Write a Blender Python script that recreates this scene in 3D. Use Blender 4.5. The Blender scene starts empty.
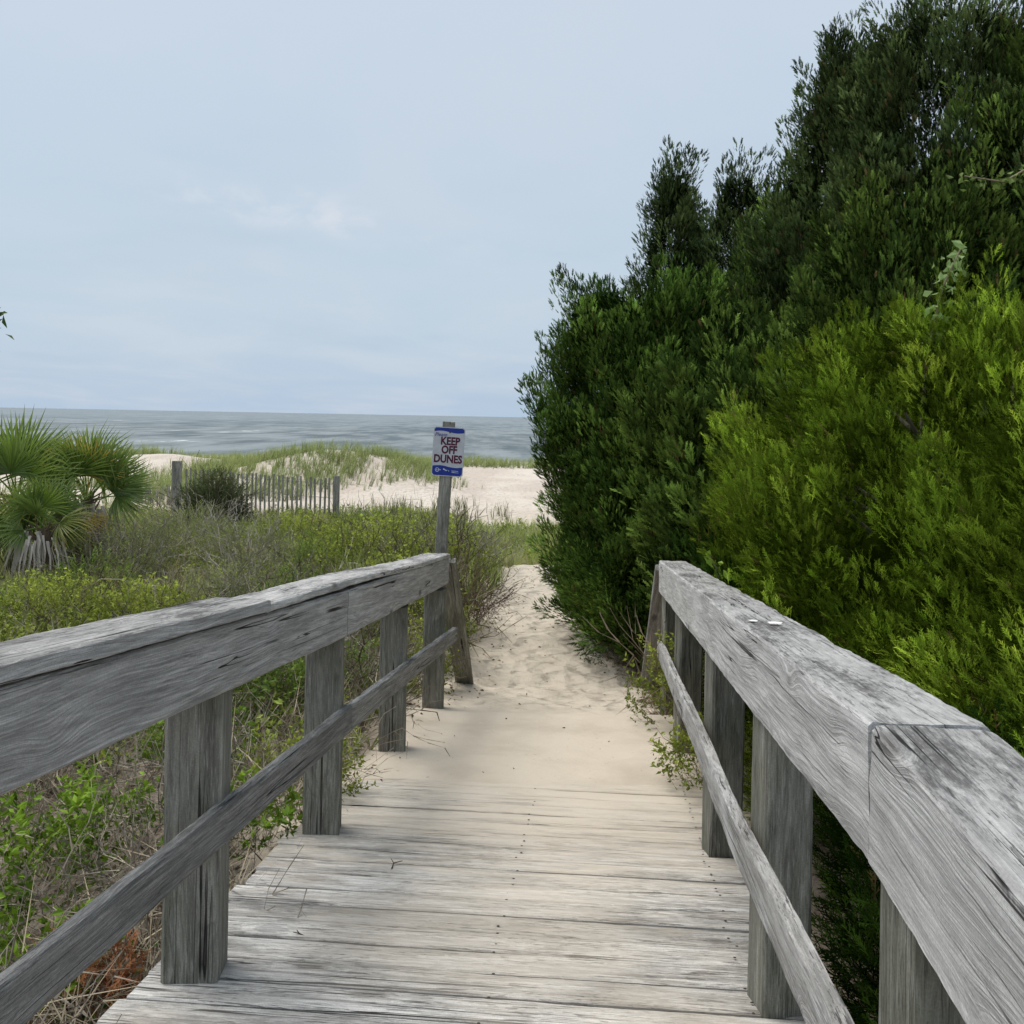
import bpy, math, random
import numpy as np
from mathutils import Vector, Matrix, noise as mnoise

SC = bpy.context.scene
COL = SC.collection
RNG = np.random.default_rng(7)
random.seed(7)
R = math.radians
EYE = 1.42                 # camera height above the level part of the deck
SLOPE = 0.0989             # fall of the ramp per metre
KINK = 1.57                # where the level deck turns into the ramp
YAW = 0.088                # the walkway runs a little to the right of +Y

# ------------------------------------------------------------------ helpers
def tag(o, label=None, cat=None, group=None, kind=None):
    if label: o['label'] = label
    if cat: o['category'] = cat
    if group: o['group'] = group
    if kind: o['kind'] = kind
    return o

def thing(name, label, cat, loc, group=None):
    o = bpy.data.objects.new(name, None); COL.objects.link(o)
    o.location = loc; o.empty_display_size = .2
    return tag(o, label, cat, group)

def link(name, me, parent=None, mat=None, world=None):
    o = bpy.data.objects.new(name, me); COL.objects.link(o)
    for m in (mat if isinstance(mat, (list, tuple)) else [mat] if mat else []):
        me.materials.append(m)
    if world is not None:
        o.matrix_basis = world
    if parent is not None:
        o.parent = parent
        top = parent.location.copy()
        if parent.parent: top += parent.parent.location
        if world is not None:
            o.location = o.location - top
    return o

def tri_mesh(name, V, T, C=None, MI=None, smooth=False):
    me = bpy.data.meshes.new(name)
    V = np.asarray(V, np.float32); T = np.asarray(T, np.int32)
    n = T.shape[1]
    me.vertices.add(len(V)); me.vertices.foreach_set('co', V.ravel())
    me.loops.add(T.size); me.loops.foreach_set('vertex_index', T.ravel())
    me.polygons.add(len(T))
    me.polygons.foreach_set('loop_start', np.arange(0, T.size, n, dtype=np.int32))
    me.polygons.foreach_set('loop_total', np.full(len(T), n, np.int32))
    if MI is not None: me.polygons.foreach_set('material_index', np.asarray(MI, np.int32))
    me.polygons.foreach_set('use_smooth', np.full(len(T), bool(smooth)))
    me.update(calc_edges=True)
    if C is not None:
        a = me.color_attributes.new('Col', 'FLOAT_COLOR', 'POINT')
        C4 = np.ones((len(V), 4), np.float32); C4[:, :3] = C
        a.data.foreach_set('color', C4.ravel())
    return me

class Acc:
    def __init__(s): s.V = []; s.T = []; s.C = []; s.M = []; s.n = 0
    def add(s, V, T, C, mi=0):
        if len(V) == 0: return
        V = np.asarray(V, float); T = np.asarray(T, int)
        C = np.broadcast_to(np.asarray(C, float), (len(V), 3))
        s.V.append(V); s.T.append(T + s.n); s.C.append(C); s.M.append(np.full(len(T), mi)); s.n += len(V)
    def mesh(s, name, smooth=False, origin=None):
        V = np.concatenate(s.V)
        if origin is not None: V = V - np.asarray(origin)
        return tri_mesh(name, V, np.concatenate(s.T), np.clip(np.concatenate(s.C), 0, 1), np.concatenate(s.M), smooth)

_lat = np.random.default_rng(3).random((256, 256))
def vn(x, y, s=0.):
    x = np.asarray(x, float) + s * 17.3; y = np.asarray(y, float) + s * 9.1
    xi = np.floor(x).astype(int); yi = np.floor(y).astype(int)
    fx = x - xi; fy = y - yi; fx = fx * fx * (3 - 2 * fx); fy = fy * fy * (3 - 2 * fy)
    g = lambda a, b: _lat[a & 255, b & 255]
    return (g(xi, yi) * (1 - fx) + g(xi + 1, yi) * fx) * (1 - fy) + (g(xi, yi + 1) * (1 - fx) + g(xi + 1, yi + 1) * fx) * fy
def fbm(x, y, s=0., o=4):
    t = 0; a = .5; x = np.asarray(x, float); y = np.asarray(y, float)
    for k in range(o):
        t = t + a * vn(x * 2 ** k, y * 2 ** k, s + k * 1.7); a *= .5
    return t / (1 - .5 ** o)
def sst(a, b, x):
    t = np.clip((x - a) / (b - a), 0, 1); return t * t * (3 - 2 * t)

# ------------------------------------------------------------------ terrain
def deck_z(Y): return np.where(Y < KINK, 0., .155 - SLOPE * Y)
PY = [-60, 0, 2.5, 3.6, 4.3, 4.75, 5.3, 6.55, 6.75, 8.4, 10, 12, 13.2, 14.5, 16, 20, 27, 35, 50, 65, 72, 90, 120, 200, 1000]
PZ = [-.6, -.5, -.45, -.36, -.30, -.325, -.352, -.478, -.53, -.77, -.74, -.70, -.64, -.74, -.78, -.95, -1.08, -1.3, -1.5, -1.45, -1.8, -2.9, -3.6, -6, -12]
LY = [-60, 0, 2.5, 3.6, 4.6, 6, 8, 10, 14, 20, 27, 35, 50, 65, 72, 90, 120, 200, 1000]
LZ = [-.7, -.6, -.50, -.44, -.42, -.55, -.72, -.76, -.80, -.98, -1.12, -1.3, -1.5, -1.45, -1.8, -2.9, -3.6, -6, -12]
EY = [-60, 4.2, 4.9, 6.6, 8, 9.5, 12, 13.2, 14.2]
XL = [-6.4, -.80, -.74, -.66, -.52, -.30, -.12, .0, .32]
XR = [-4.0, .93, 1.0, 1.10, 1.3, 1.05, .85, .75, .5]
def path_d(X, Y):
    """signed distance outside of the sandy path (negative = on it)"""
    xl = np.interp(Y, EY, XL); xr = np.interp(Y, EY, XR)
    yl = np.where(Y < 4.2, -1.17 + YAW * Y, xl); yr = np.where(Y < 4.2, .60 + YAW * Y, xr)
    d = np.maximum(yl - X, X - yr)
    return np.where(Y > 14.2, 3., d)
def gauss(X, Y, cx, cy, sx, sy): return np.exp(-((X - cx) / sx) ** 2 - ((Y - cy) / sy) ** 2)
def height(X, Y):
    X = np.asarray(X, float); Y = np.asarray(Y, float)
    d = path_d(X, Y)
    w = sst(.0, .9, d)
    z = np.interp(Y, PY, PZ) * (1 - w) + np.interp(Y, LY, LZ) * w
    z = z + .34 * gauss(X, Y, -1.25, 10.6, .85, 2.6) + .10 * gauss(X, Y, .1, 14.0, 1.2, 1.0)
    z = z + .10 * gauss(X, Y, -1.6, 5.6, .7, 1.4)
    z = z + 1.15 * gauss(X, Y, -7.3, 38, 3.0, 4.5) + .85 * gauss(X, Y, -15, 43, 5, 6) + .5 * gauss(X, Y, -4.2, 41, 2.2, 4)
    z = z + .25 * gauss(X, Y, -11, 30, 3, 3) + .35 * gauss(X, Y, -3.5, 34, 2.0, 2.5)
    far = sst(14, 35, Y) * (1 - sst(75, 110, Y)) * (1 - .85 * sst(-4.5, -2, X))
    side = sst(.1, 1.2, d)
    z = z + far * .55 * (fbm(X * .16, Y * .12, 2) - .5) + side * .22 * (fbm(X * .8, Y * .8, 4) - .5) * (1 - .5 * far)
    # trampled sand
    on = (1 - side) * sst(6.6, 7.2, Y) + far
    z = z + on * .055 * (fbm(X * 3.4, Y * 3.0, 5, 3) - .5)
    z = z + sst(4.6, 5.2, Y) * (1 - sst(6.5, 6.8, Y)) * (1 - side) * .050 * (fbm(X * 2.6, Y * 3.4, 6, 5) - .47)
    return z
def veg(X, Y):
    """1 = soil with plant litter, 0 = bare sand"""
    X = np.asarray(X, float); Y = np.asarray(Y, float)
    d = path_d(X, Y)
    n = fbm(X * 1.1, Y * 1.1, 8)
    a = sst(.02, .30, d + (n - .5) * .7)
    bank = gauss(X, Y, -.75, 10.2, .55, 2.6) + .9 * gauss(X, Y, .1, 13.8, .9, .7)
    a = a * (1 - .85 * np.clip(bank, 0, 1))
    lim = 25.5 + 6 * (fbm(X * .22, Y * .05, 9) - .5) + np.where(X > -1, -3.5, 0) * sst(-2.5, -.5, X)
    return a * (1 - sst(lim - 1.5, lim + 1.5, Y))

def axis_lines(segs):
    out = []
    for a, b, st in segs:
        out += list(np.arange(a, b, st))
    out.append(segs[-1][1]); return np.array(out)
gx = axis_lines([(-3000, -400, 520), (-400, -60, 40), (-60, -24, 3), (-24, -6, .35), (-6, -2.4, .09), (-2.4, 2.4, .035), (2.4, 6, .12), (6, 24, .6), (24, 60, 4), (60, 400, 40), (400, 3001, 520)])
gy = axis_lines([(-60, -4, 6), (-4, 1.5, .25), (1.5, 4, .06), (4, 15, .04), (15, 30, .12), (30, 75, .35), (75, 130, 2), (130, 400, 30), (400, 1000, 200)])
GX, GY = np.meshgrid(gx, gy)
GZ = height(GX, GY)
nx, ny = len(gx), len(gy)
V = np.stack([GX, GY, GZ], -1).reshape(-1, 3)
ii = (np.arange(ny - 1)[:, None] * nx + np.arange(nx - 1)[None]).ravel()
T = np.stack([ii, ii + 1, ii + nx + 1, ii + nx], -1)
vg = veg(GX, GY).ravel()
gd = path_d(GX, GY).ravel()
C = np.stack([vg, np.clip(gd, 0, 1), vg * 0], -1)
ground_me = tri_mesh('ground', V, T, C, smooth=True)

# ------------------------------------------------------------------ node helpers
class NT:
    def __init__(s, name):
        s.m = bpy.data.materials.new(name); s.m.use_nodes = True
        s.t = s.m.node_tree; s.t.nodes.clear()
        s.out = s.t.nodes.new('ShaderNodeOutputMaterial')
    def n(s, typ, **kw):
        nd = s.t.nodes.new(typ)
        for k, v in kw.items(): setattr(nd, k, v)
        return nd
    def put(s, sock, v):
        if isinstance(v, bpy.types.NodeSocket): s.t.links.new(v, sock)
        elif v is not None: sock.default_value = v
    def math(s, op, a, b=None, c=None, clamp=False):
        nd = s.n('ShaderNodeMath', operation=op, use_clamp=clamp)
        s.put(nd.inputs[0], a)
        if b is not None: s.put(nd.inputs[1], b)
        if c is not None: s.put(nd.inputs[2], c)
        return nd.outputs[0]
    def vmath(s, op, a, b=None, scale=None):
        nd = s.n('ShaderNodeVectorMath', operation=op)
        s.put(nd.inputs[0], a)
        if b is not None: s.put(nd.inputs[1], b)
        if scale is not None: s.put(nd.inputs['Scale'], scale)
        return nd.outputs['Value'] if op in ('LENGTH', 'DOT_PRODUCT') else nd.outputs[0]
    def noise(s, vec, scale=1, detail=4, rough=.55, dist=0, col=False):
        nd = s.n('ShaderNodeTexNoise')
        s.put(nd.inputs['Vector'], vec); nd.inputs['Scale'].default_value = scale
        nd.inputs['Detail'].default_value = detail; nd.inputs['Roughness'].default_value = rough
        nd.inputs['Distortion'].default_value = dist
        return nd.outputs['Color'] if col else nd.outputs['Fac']
    def mapr(s, v, a, b, c=0., d=1., smooth=True):
        nd = s.n('ShaderNodeMapRange', interpolation_type='SMOOTHSTEP' if smooth else 'LINEAR')
        s.put(nd.inputs[0], v)
        for i, q in enumerate((a, b, c, d)): s.put(nd.inputs[i + 1], q)
        return nd.outputs[0]
    def mix(s, f, a, b, mode='MIX'):
        nd = s.n('ShaderNodeMix', data_type='RGBA', blend_type=mode)
        s.put(nd.inputs[0], f); s.put(nd.inputs[6], a if not isinstance(a, tuple) else (*a, 1)[:4]); s.put(nd.inputs[7], b if not isinstance(b, tuple) else (*b, 1)[:4])
        return nd.outputs[2]
    def bump(s, h, strength, dist):
        nd = s.n('ShaderNodeBump'); s.put(nd.inputs['Height'], h)
        nd.inputs['Strength'].default_value = strength; nd.inputs['Distance'].default_value = dist
        return nd.outputs[0]
    def pbr(s, col, rough=.8, normal=None, spec=.3, out=True):
        nd = s.n('ShaderNodeBsdfPrincipled')
        s.put(nd.inputs['Base Color'], col if not isinstance(col, tuple) else (*col, 1)[:4]); s.put(nd.inputs['Roughness'], rough)
        nd.inputs['Specular IOR Level'].default_value = spec
        if normal: s.t.links.new(normal, nd.inputs['Normal'])
        if out: s.t.links.new(nd.outputs[0], s.out.inputs[0])
        return nd.outputs[0]

# ---- wood
def wood(name, light, dark, top=.6, fis=.5, updark=.0, ring=.0075, sand=False, green=0., white=0.):
    m = NT(name)
    tc = m.n('ShaderNodeTexCoord').outputs['Object']
    rnd = m.n('ShaderNodeObjectInfo').outputs['Random']
    off = m.n('ShaderNodeCombineXYZ'); m.put(off.inputs[0], m.math('MULTIPLY', rnd, 53.)); m.put(off.inputs[1], 0.); m.put(off.inputs[2], 0.)
    p = m.vmath('ADD', tc, off.outputs[0])
    # knots: sparse points that bend the rings round them
    vor = m.n('ShaderNodeTexVoronoi', feature='F1'); m.put(vor.inputs['Vector'], m.vmath('MULTIPLY', p, (2.4, 5.5, 5.5))); vor.inputs['Scale'].default_value = 1
    kd = m.math('POWER', 2.718, m.math('MULTIPLY', m.math('MULTIPLY', vor.outputs['Distance'], vor.outputs['Distance']), -22.))
    w1 = m.noise(m.vmath('MULTIPLY', p, (.75, 2.6, 2.6)), 1.6, 2, .45, col=True)
    w1 = m.vmath('SCALE', m.vmath('SUBTRACT', w1, (.5, .5, .5)), scale=.10)
    w2 = m.noise(m.vmath('MULTIPLY', p, (3., 12., 12.)), 1.6, 2, .5, col=True)
    w2 = m.vmath('SCALE', m.vmath('SUBTRACT', w2, (.5, .5, .5)), scale=.007)
    q = m.vmath('ADD', m.vmath('ADD', tc, w1), w2)
    q = m.vmath('ADD', q, (0, .045, .16))
    q = m.vmath('MULTIPLY', q, (.0, 1, 1))
    rr = m.math('ADD', m.vmath('LENGTH', q), m.math('MULTIPLY', kd, .035))
    rr = m.math('ADD', rr, m.math('MULTIPLY', rnd, .03))
    sx_ = m.n('ShaderNodeSeparateXYZ'); m.put(sx_.inputs[0], p)
    rv = m.n('ShaderNodeCombineXYZ'); m.put(rv.inputs[0], m.math('MULTIPLY', rr, 1.25 / ring)); m.put(rv.inputs[1], m.math('MULTIPLY', sx_.outputs[0], 1.2)); m.put(rv.inputs[2], 0.)
    rg = m.mapr(m.noise(rv.outputs[0], 1, 3, .7), .44, .58)
    rg = m.math('MULTIPLY', rg, m.mapr(m.noise(m.vmath('MULTIPLY', p, (2., 7, 7)), 1, 3, .5), .30, .60, .35, 1.))
    fib = m.noise(m.vmath('MULTIPLY', p, (16, 300, 300)), 1, 3, .65)
    fib2 = m.noise(m.vmath('MULTIPLY', p, (3.5, 55, 55)), 1, 5, .7)
    spk = m.noise(p, 260, 3, .7)
    # long drying cracks
    cn = m.noise(m.vmath('MULTIPLY', p, (.30, 22, 22)), 1, 2, .5)
    cl = m.math('ABSOLUTE', m.math('SUBTRACT', cn, .5))
    cmask = m.mapr(m.noise(m.vmath('MULTIPLY', p, (1.4, 6, 6)), 1, 2, .5), .46, .58)
    crack = m.math('MULTIPLY', m.mapr(cl, .0025, .0085, 1., 0.), cmask)
    stain = m.noise(m.vmath('MULTIPLY', p, (2.2, 7, 7)), 1, 5, .62)
    stain2 = m.noise(m.vmath('MULTIPLY', p, (22, 75, 75)), 1, 5, .72)
    geo = m.n('ShaderNodeNewGeometry')
    sep = m.n('ShaderNodeSeparateXYZ'); m.put(sep.inputs[0], geo.outputs['True Normal'])
    up = m.mapr(sep.outputs[2], .55, .9)
    c = m.mix(m.mapr(fib2, .34, .66), dark, light)
    c = m.vmath('SCALE', c, scale=m.mapr(spk, .3, .7, .84, 1.16))
    c = m.mix(m.math('MULTIPLY', rg, .56), c, (dark[0] * .62, dark[1] * .62, dark[2] * .62))
    c = m.mix(m.math('MULTIPLY', m.mapr(fib, .52, .70), .36), c, (.62, .62, .60))
    c = m.mix(m.math('MULTIPLY', m.mapr(stain, .50, .75), .38), c, (dark[0] * .55, dark[1] * .55, dark[2] * .52))
    kn = m.mapr(vor.outputs['Distance'], .05, .16, .75, 0.)
    c = m.mix(kn, c, (.07, .06, .055))
    fz1 = m.noise(m.vmath('MULTIPLY', p, (7, 120, 120)), 1, 4, .62)
    fz2 = m.noise(m.vmath('MULTIPLY', p, (20, 260, 260)), 1, 3, .6)
    fm = m.mapr(m.noise(m.vmath('MULTIPLY', p, (3., 10, 10)), 1, 4, .6), .36, .60, .25, 1.)
    fs = m.math('MAXIMUM', m.mapr(fz1, .585, .63), m.math('MULTIPLY', m.mapr(fz2, .60, .66), .6))
    fs = m.math('MULTIPLY', m.math('MULTIPLY', fs, fm), m.math('ADD', fis, m.math('MULTIPLY', up, .45), clamp=True))
    c = m.mix(m.math('MULTIPLY', up, updark), c, (dark[0] * .7, dark[1] * .7, dark[2] * .7))
    # blackened, bleached upper faces
    t1 = m.mapr(m.math('ADD', m.math('MULTIPLY', stain, .55), m.math('MULTIPLY', stain2, .45)), .46, .60)
    c = m.mix(m.math('MULTIPLY', m.math('MULTIPLY', up, top), t1), c, (.055, .05, .052))
    t2 = m.mapr(m.math('ADD', m.math('MULTIPLY', fib2, .5), m.math('MULTIPLY', stain2, .5)), .52, .64)
    c = m.mix(m.math('MULTIPLY', m.math('MULTIPLY', up, .45), t2), c, (.62, .62, .60))
    if white > 0:
        c = m.mix(m.math('MULTIPLY', m.mapr(m.noise(m.vmath('MULTIPLY', p, (2, 5, 5)), 1, 5, .7), .52, .64), white), c, (.66, .68, .68))
    if green > 0:
        c = m.mix(m.math('MULTIPLY', m.mapr(m.noise(m.vmath('MULTIPLY', p, (3, 9, 9)), 1, 4, .6), .42, .62), green), c, (.085, .095, .055))
    c = m.vmath('SCALE', c, scale=m.mapr(m.noise(m.vmath('MULTIPLY', off.outputs[0], (1, 1, 1)), 3.3, 1, .5), .3, .7, .68, 1.22))
    c = m.mix(m.math('MULTIPLY', fs, .85), c, (.035, .032, .03))
    c = m.mix(crack, c, (.02, .018, .017))
    h = m.math('SUBTRACT', m.math('ADD', m.math('MULTIPLY', rg, -.45), m.math('MULTIPLY', fib, .5)), m.math('MULTIPLY', crack, 3.5))
    h = m.math('SUBTRACT', h, m.math('MULTIPLY', fs, 1.3))
    if sand:
        ps = m.n('ShaderNodeSeparateXYZ'); m.put(ps.inputs[0], geo.outputs['Position'])
        big = m.noise(m.vmath('MULTIPLY', geo.outputs['Position'], (1., 1.7, 1)), 1.3, 4, .55)
        fine = m.noise(m.vmath('MULTIPLY', geo.outputs['Position'], (4.5, 26, 8)), 1, 4, .6)
        xs = m.math('SUBTRACT', ps.outputs[0], m.math('MULTIPLY', ps.outputs[1], YAW))
        ctr = m.math('MULTIPLY', m.math('ABSOLUTE', m.math('ADD', xs, .22)), -1.0)
        v = m.math('ADD', ps.outputs[1], m.math('MULTIPLY', ctr, .9))
        v = m.math('ADD', v, m.math('MULTIPLY', m.math('SUBTRACT', big, .5), 2.2))
        v = m.math('ADD', v, m.math('MULTIPLY', m.math('SUBTRACT', fine, .5), 3.2))
        v = m.math('SUBTRACT', v, m.math('MULTIPLY', crack, 1.2))
        sd = m.mapr(v, 1.9, 4.8, 0., .93)
        # dusty film of sand everywhere walked on
        film = m.math('MULTIPLY', m.mapr(m.math('ADD', big, m.math('MULTIPLY', ctr, .35)), .12, .52), .52)
        sf = m.math('MAXIMUM', sd, film)
        grain = m.noise(m.vmath('SCALE', geo.outputs['Position'], scale=1.), 420, 2, .6)
        sc = m.mix(grain, (.50, .43, .345), (.67, .60, .50))
        c = m.mix(sf, c, sc)
        h = m.math('MULTIPLY', h, m.math('SUBTRACT', 1., m.math('MULTIPLY', sd, .8)))
    m.pbr(c, .85, m.bump(h, .9, .0026), .25)
    return m.m

M = {}
M['beam'] = wood('weathered_beam_wood', (.68, .665, .645), (.37, .362, .35), top=.8, fis=.3, updark=.40, ring=.0056)
M['beam_bright'] = wood('bleached_beam_wood', (.70, .695, .68), (.42, .415, .405), top=.75, fis=.3, updark=.45, ring=.006)
M['post'] = wood('grey_green_post_wood', (.33, .325, .28), (.175, .17, .145), top=.5, ring=.009, green=.4)
M['rail'] = wood('grey_rail_wood', (.42, .41, .39), (.19, .185, .175), top=.2)
M['rail_bright'] = wood('flaking_rail_wood', (.52, .51, .50), (.28, .275, .265), top=.2, white=.5)
M['deck'] = wood('deck_board_wood', (.72, .705, .675), (.36, .35, .335), top=.50, fis=.55, ring=.013, sand=True)

# ---- ground
m = NT('sand_and_litter')
geo = m.n('ShaderNodeNewGeometry'); P = geo.outputs['Position']
vc = m.n('ShaderNodeAttribute', attribute_name='Col')
sepc = m.n('ShaderNodeSeparateColor'); m.put(sepc.inputs[0], vc.outputs['Color'])
sp = m.n('ShaderNodeSeparateXYZ'); m.put(sp.inputs[0], P)
g1 = m.noise(P, 380, 2, .6); g2 = m.noise(P, 2.2, 5, .6); g3 = m.noise(P, 14, 4, .65)
sandc = m.mix(g1, (.50, .43, .345), (.67, .60, .50))
sandc = m.mix(m.mapr(g2, .4, .75, 0., .5), sandc, (.40, .345, .275))
beach = m.mapr(sp.outputs[1], 22., 34.)
sandc = m.mix(m.math('MULTIPLY', beach, .85), sandc, m.mix(m.mapr(m.noise(m.vmath('MULTIPLY', P, (.3, .12, 1)), 1, 4, .6), .4, .62), (.55, .47, .405), (.68, .61, .53)))
wet = m.mapr(sp.outputs[2], -2.9, -2.2, 1., 0.)
sandc = m.mix(wet, sandc, (.20, .16, .13))
sandc = m.mix(m.math('MULTIPLY', m.mapr(m.noise(P, 42, 3, .7), .66, .72), .55), sandc, (.14, .10, .07))
l1 = m.noise(P, 30, 4, .7); l2 = m.noise(m.vmath('MULTIPLY', P, (60, 22, 30)), 1, 3, .7)
lit = m.mix(l1, (.12, .092, .07), (.36, .30, .24))
lit = m.mix(m.mapr(l2, .55, .68), lit, (.36, .31, .26))
lit = m.mix(m.mapr(g2, .50, .70, 0., .45), lit, m.mix(g1, (.34, .28, .22), (.42, .36, .29)))
fargreen = m.mapr(sp.outputs[1], 5.5, 9.5)
lit = m.mix(m.math('MULTIPLY', fargreen, .8), lit, m.mix(g3, (.085, .09, .04), (.25, .25, .12)))
c = m.mix(sepc.outputs[0], sandc, lit)
fp = m.n('ShaderNodeTexVoronoi', feature='SMOOTH_F1'); m.put(fp.inputs['Vector'], m.vmath('ADD', P, m.vmath('SCALE', m.noise(P, 3, 2, .5, col=True), scale=.25))); fp.inputs['Scale'].default_value = 6.5; fp.inputs['Smoothness'].default_value = .6
trod = m.math('MULTIPLY', m.mapr(sp.outputs[1], 6.6, 7.2), m.math('SUBTRACT', 1., sepc.outputs[0]))
h = m.math('ADD', m.math('MULTIPLY', m.math('MULTIPLY', fp.outputs['Distance'], trod), 1.7), m.math('MULTIPLY', g3, .12))
h = m.math('ADD', h, m.math('MULTIPLY', m.math('MULTIPLY', l1, sepc.outputs[0]), .6))
h = m.math('ADD', h, m.math('MULTIPLY', g1, .012))
h = m.math('ADD', h, m.math('MULTIPLY', m.math('MULTIPLY', m.noise(P, 22, 4, .6), trod), .42))
m.pbr(c, .95, m.bump(h, 1., .05), .1)
M['ground'] = m.m
ground = link('ground', ground_me, None, M['ground']); tag(ground, kind='structure')

# ---- sea
m = NT('grey_green_sea')
P = m.n('ShaderNodeNewGeometry').outputs['Position']
sp = m.n('ShaderNodeSeparateXYZ'); m.put(sp.inputs[0], P)
wv = m.noise(m.vmath('MULTIPLY', P, (.10, .035, 1)), 1, 5, .62)
wv2 = m.noise(m.vmath('MULTIPLY', P, (.022, .0045, 1)), 1, 5, .65)
wv3 = m.noise(m.vmath('MULTIPLY', P, (.28, .035, 1)), 1, 4, .65)
s = m.math('ADD', m.math('MULTIPLY', wv, .45), m.math('MULTIPLY', wv2, .25)); s = m.math('ADD', s, m.math('MULTIPLY', wv3, .3))
c = m.mix(m.mapr(s, .41, .58), (.075, .098, .105), (.225, .255, .262))
c = m.mix(m.mapr(sp.outputs[1], 90, 900, 0., .35), c, (.27, .32, .36))  # haze towards the horizon mixed into the water colour
cap = m.math('MULTIPLY', m.mapr(wv, .655, .70), m.mapr(wv2, .47, .6))
c = m.mix(m.math('MULTIPLY', cap, .8), c, (.75, .78, .78))
b = m.bump(m.math('ADD', m.math('MULTIPLY', wv, 1.), m.math('MULTIPLY', wv3, .25)), 1., 1.2)
m.pbr(c, .5, b, .12)
M['sea'] = m.m
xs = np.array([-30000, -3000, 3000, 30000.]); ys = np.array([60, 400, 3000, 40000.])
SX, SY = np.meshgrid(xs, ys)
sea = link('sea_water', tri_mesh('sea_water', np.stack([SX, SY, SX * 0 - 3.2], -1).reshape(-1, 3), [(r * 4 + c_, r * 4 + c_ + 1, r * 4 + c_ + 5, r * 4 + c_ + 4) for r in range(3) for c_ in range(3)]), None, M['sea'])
tag(sea, kind='structure')

# ---- foliage / vertex-colour materials
def leafmat(name, trans=.25, rough=.65, spec=.25, var=.25):
    m = NT(name)
    a = m.n('ShaderNodeAttribute', attribute_name='Col').outputs['Color']
    P = m.n('ShaderNodeNewGeometry').outputs['Position']
    c = m.mix(m.mapr(m.noise(P, 5, 3, .6), .35, .7, var, 0.), a, m.vmath('SCALE', a, scale=.45))
    d = m.pbr(c, rough, None, spec, out=False)
    if trans > 0:
        t = m.n('ShaderNodeBsdfTranslucent'); m.put(t.inputs[0], c)
        mx = m.n('ShaderNodeMixShader'); mx.inputs[0].default_value = trans
        m.t.links.new(d, mx.inputs[1]); m.t.links.new(t.outputs[0], mx.inputs[2]); d = mx.outputs[0]
    m.t.links.new(d, m.out.inputs[0]); return m.m
M['leaf'] = leafmat('leaf_green', .28)
m = NT('conifer_green')
a_ = m.n('ShaderNodeAttribute', attribute_name='Col').outputs['Color']
nf = m.mapr(m.noise(m.n('ShaderNodeNewGeometry').outputs['Position'], 4.5, 2, .6), .32, .68, .52, 1.15)
df = m.n('ShaderNodeBsdfDiffuse'); m.put(df.inputs[0], m.vmath('SCALE', a_, scale=nf)); df.inputs['Roughness'].default_value = .3
m.t.links.new(df.outputs[0], m.out.inputs[0]); M['conifer'] = m.m
M['dry'] = leafmat('dry_stalks', .05, .9, .1, .2)
M['palm'] = leafmat('palm_frond_green', .22, .42, .45, .15)
m = NT('rough_bark'); tc = m.n('ShaderNodeTexCoord').outputs['Object']
bn = m.noise(m.vmath('MULTIPLY', tc, (22, 22, 5)), 1, 5, .65)
m.pbr(m.mix(bn, (.06, .048, .038), (.22, .185, .15)), .9, m.bump(bn, .8, .01), .1); M['bark'] = m.m
def plain(name, col, rough=.6, n=.12, scale=18, spec=.3):
    m = NT(name); tc = m.n('ShaderNodeTexCoord').outputs['Object']
    f = m.mapr(m.noise(tc, scale, 4, .6), .3, .7, 1 - n, 1 + n)
    m.pbr(m.vmath('SCALE', (*col,), scale=f), rough, None, spec); return m.m
M['sign_white'] = plain('sign_pale_enamel', (.50, .52, .56), .45, .08)
M['sign_blue'] = plain('sign_blue_ink', (.012, .035, .27), .4)
M['sign_maroon'] = plain('sign_maroon_ink', (.085, .012, .035), .5)
M['sign_violet'] = plain('sign_violet_ink', (.13, .12, .33), .5)
M['sign_cream'] = plain('sign_white_ink', (.62, .68, .80), .5)
M['steel'] = plain('dull_galvanised_steel', (.22, .21, .19), .5)
M['rust'] = plain('rusty_nail', (.045, .035, .03), .7)
M['guano'] = plain('white_dropping', (.74, .74, .70), .7)
M['picket'] = wood('grey_picket_wood', (.44, .42, .38), (.24, .23, .20), top=.3, ring=.012)

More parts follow.
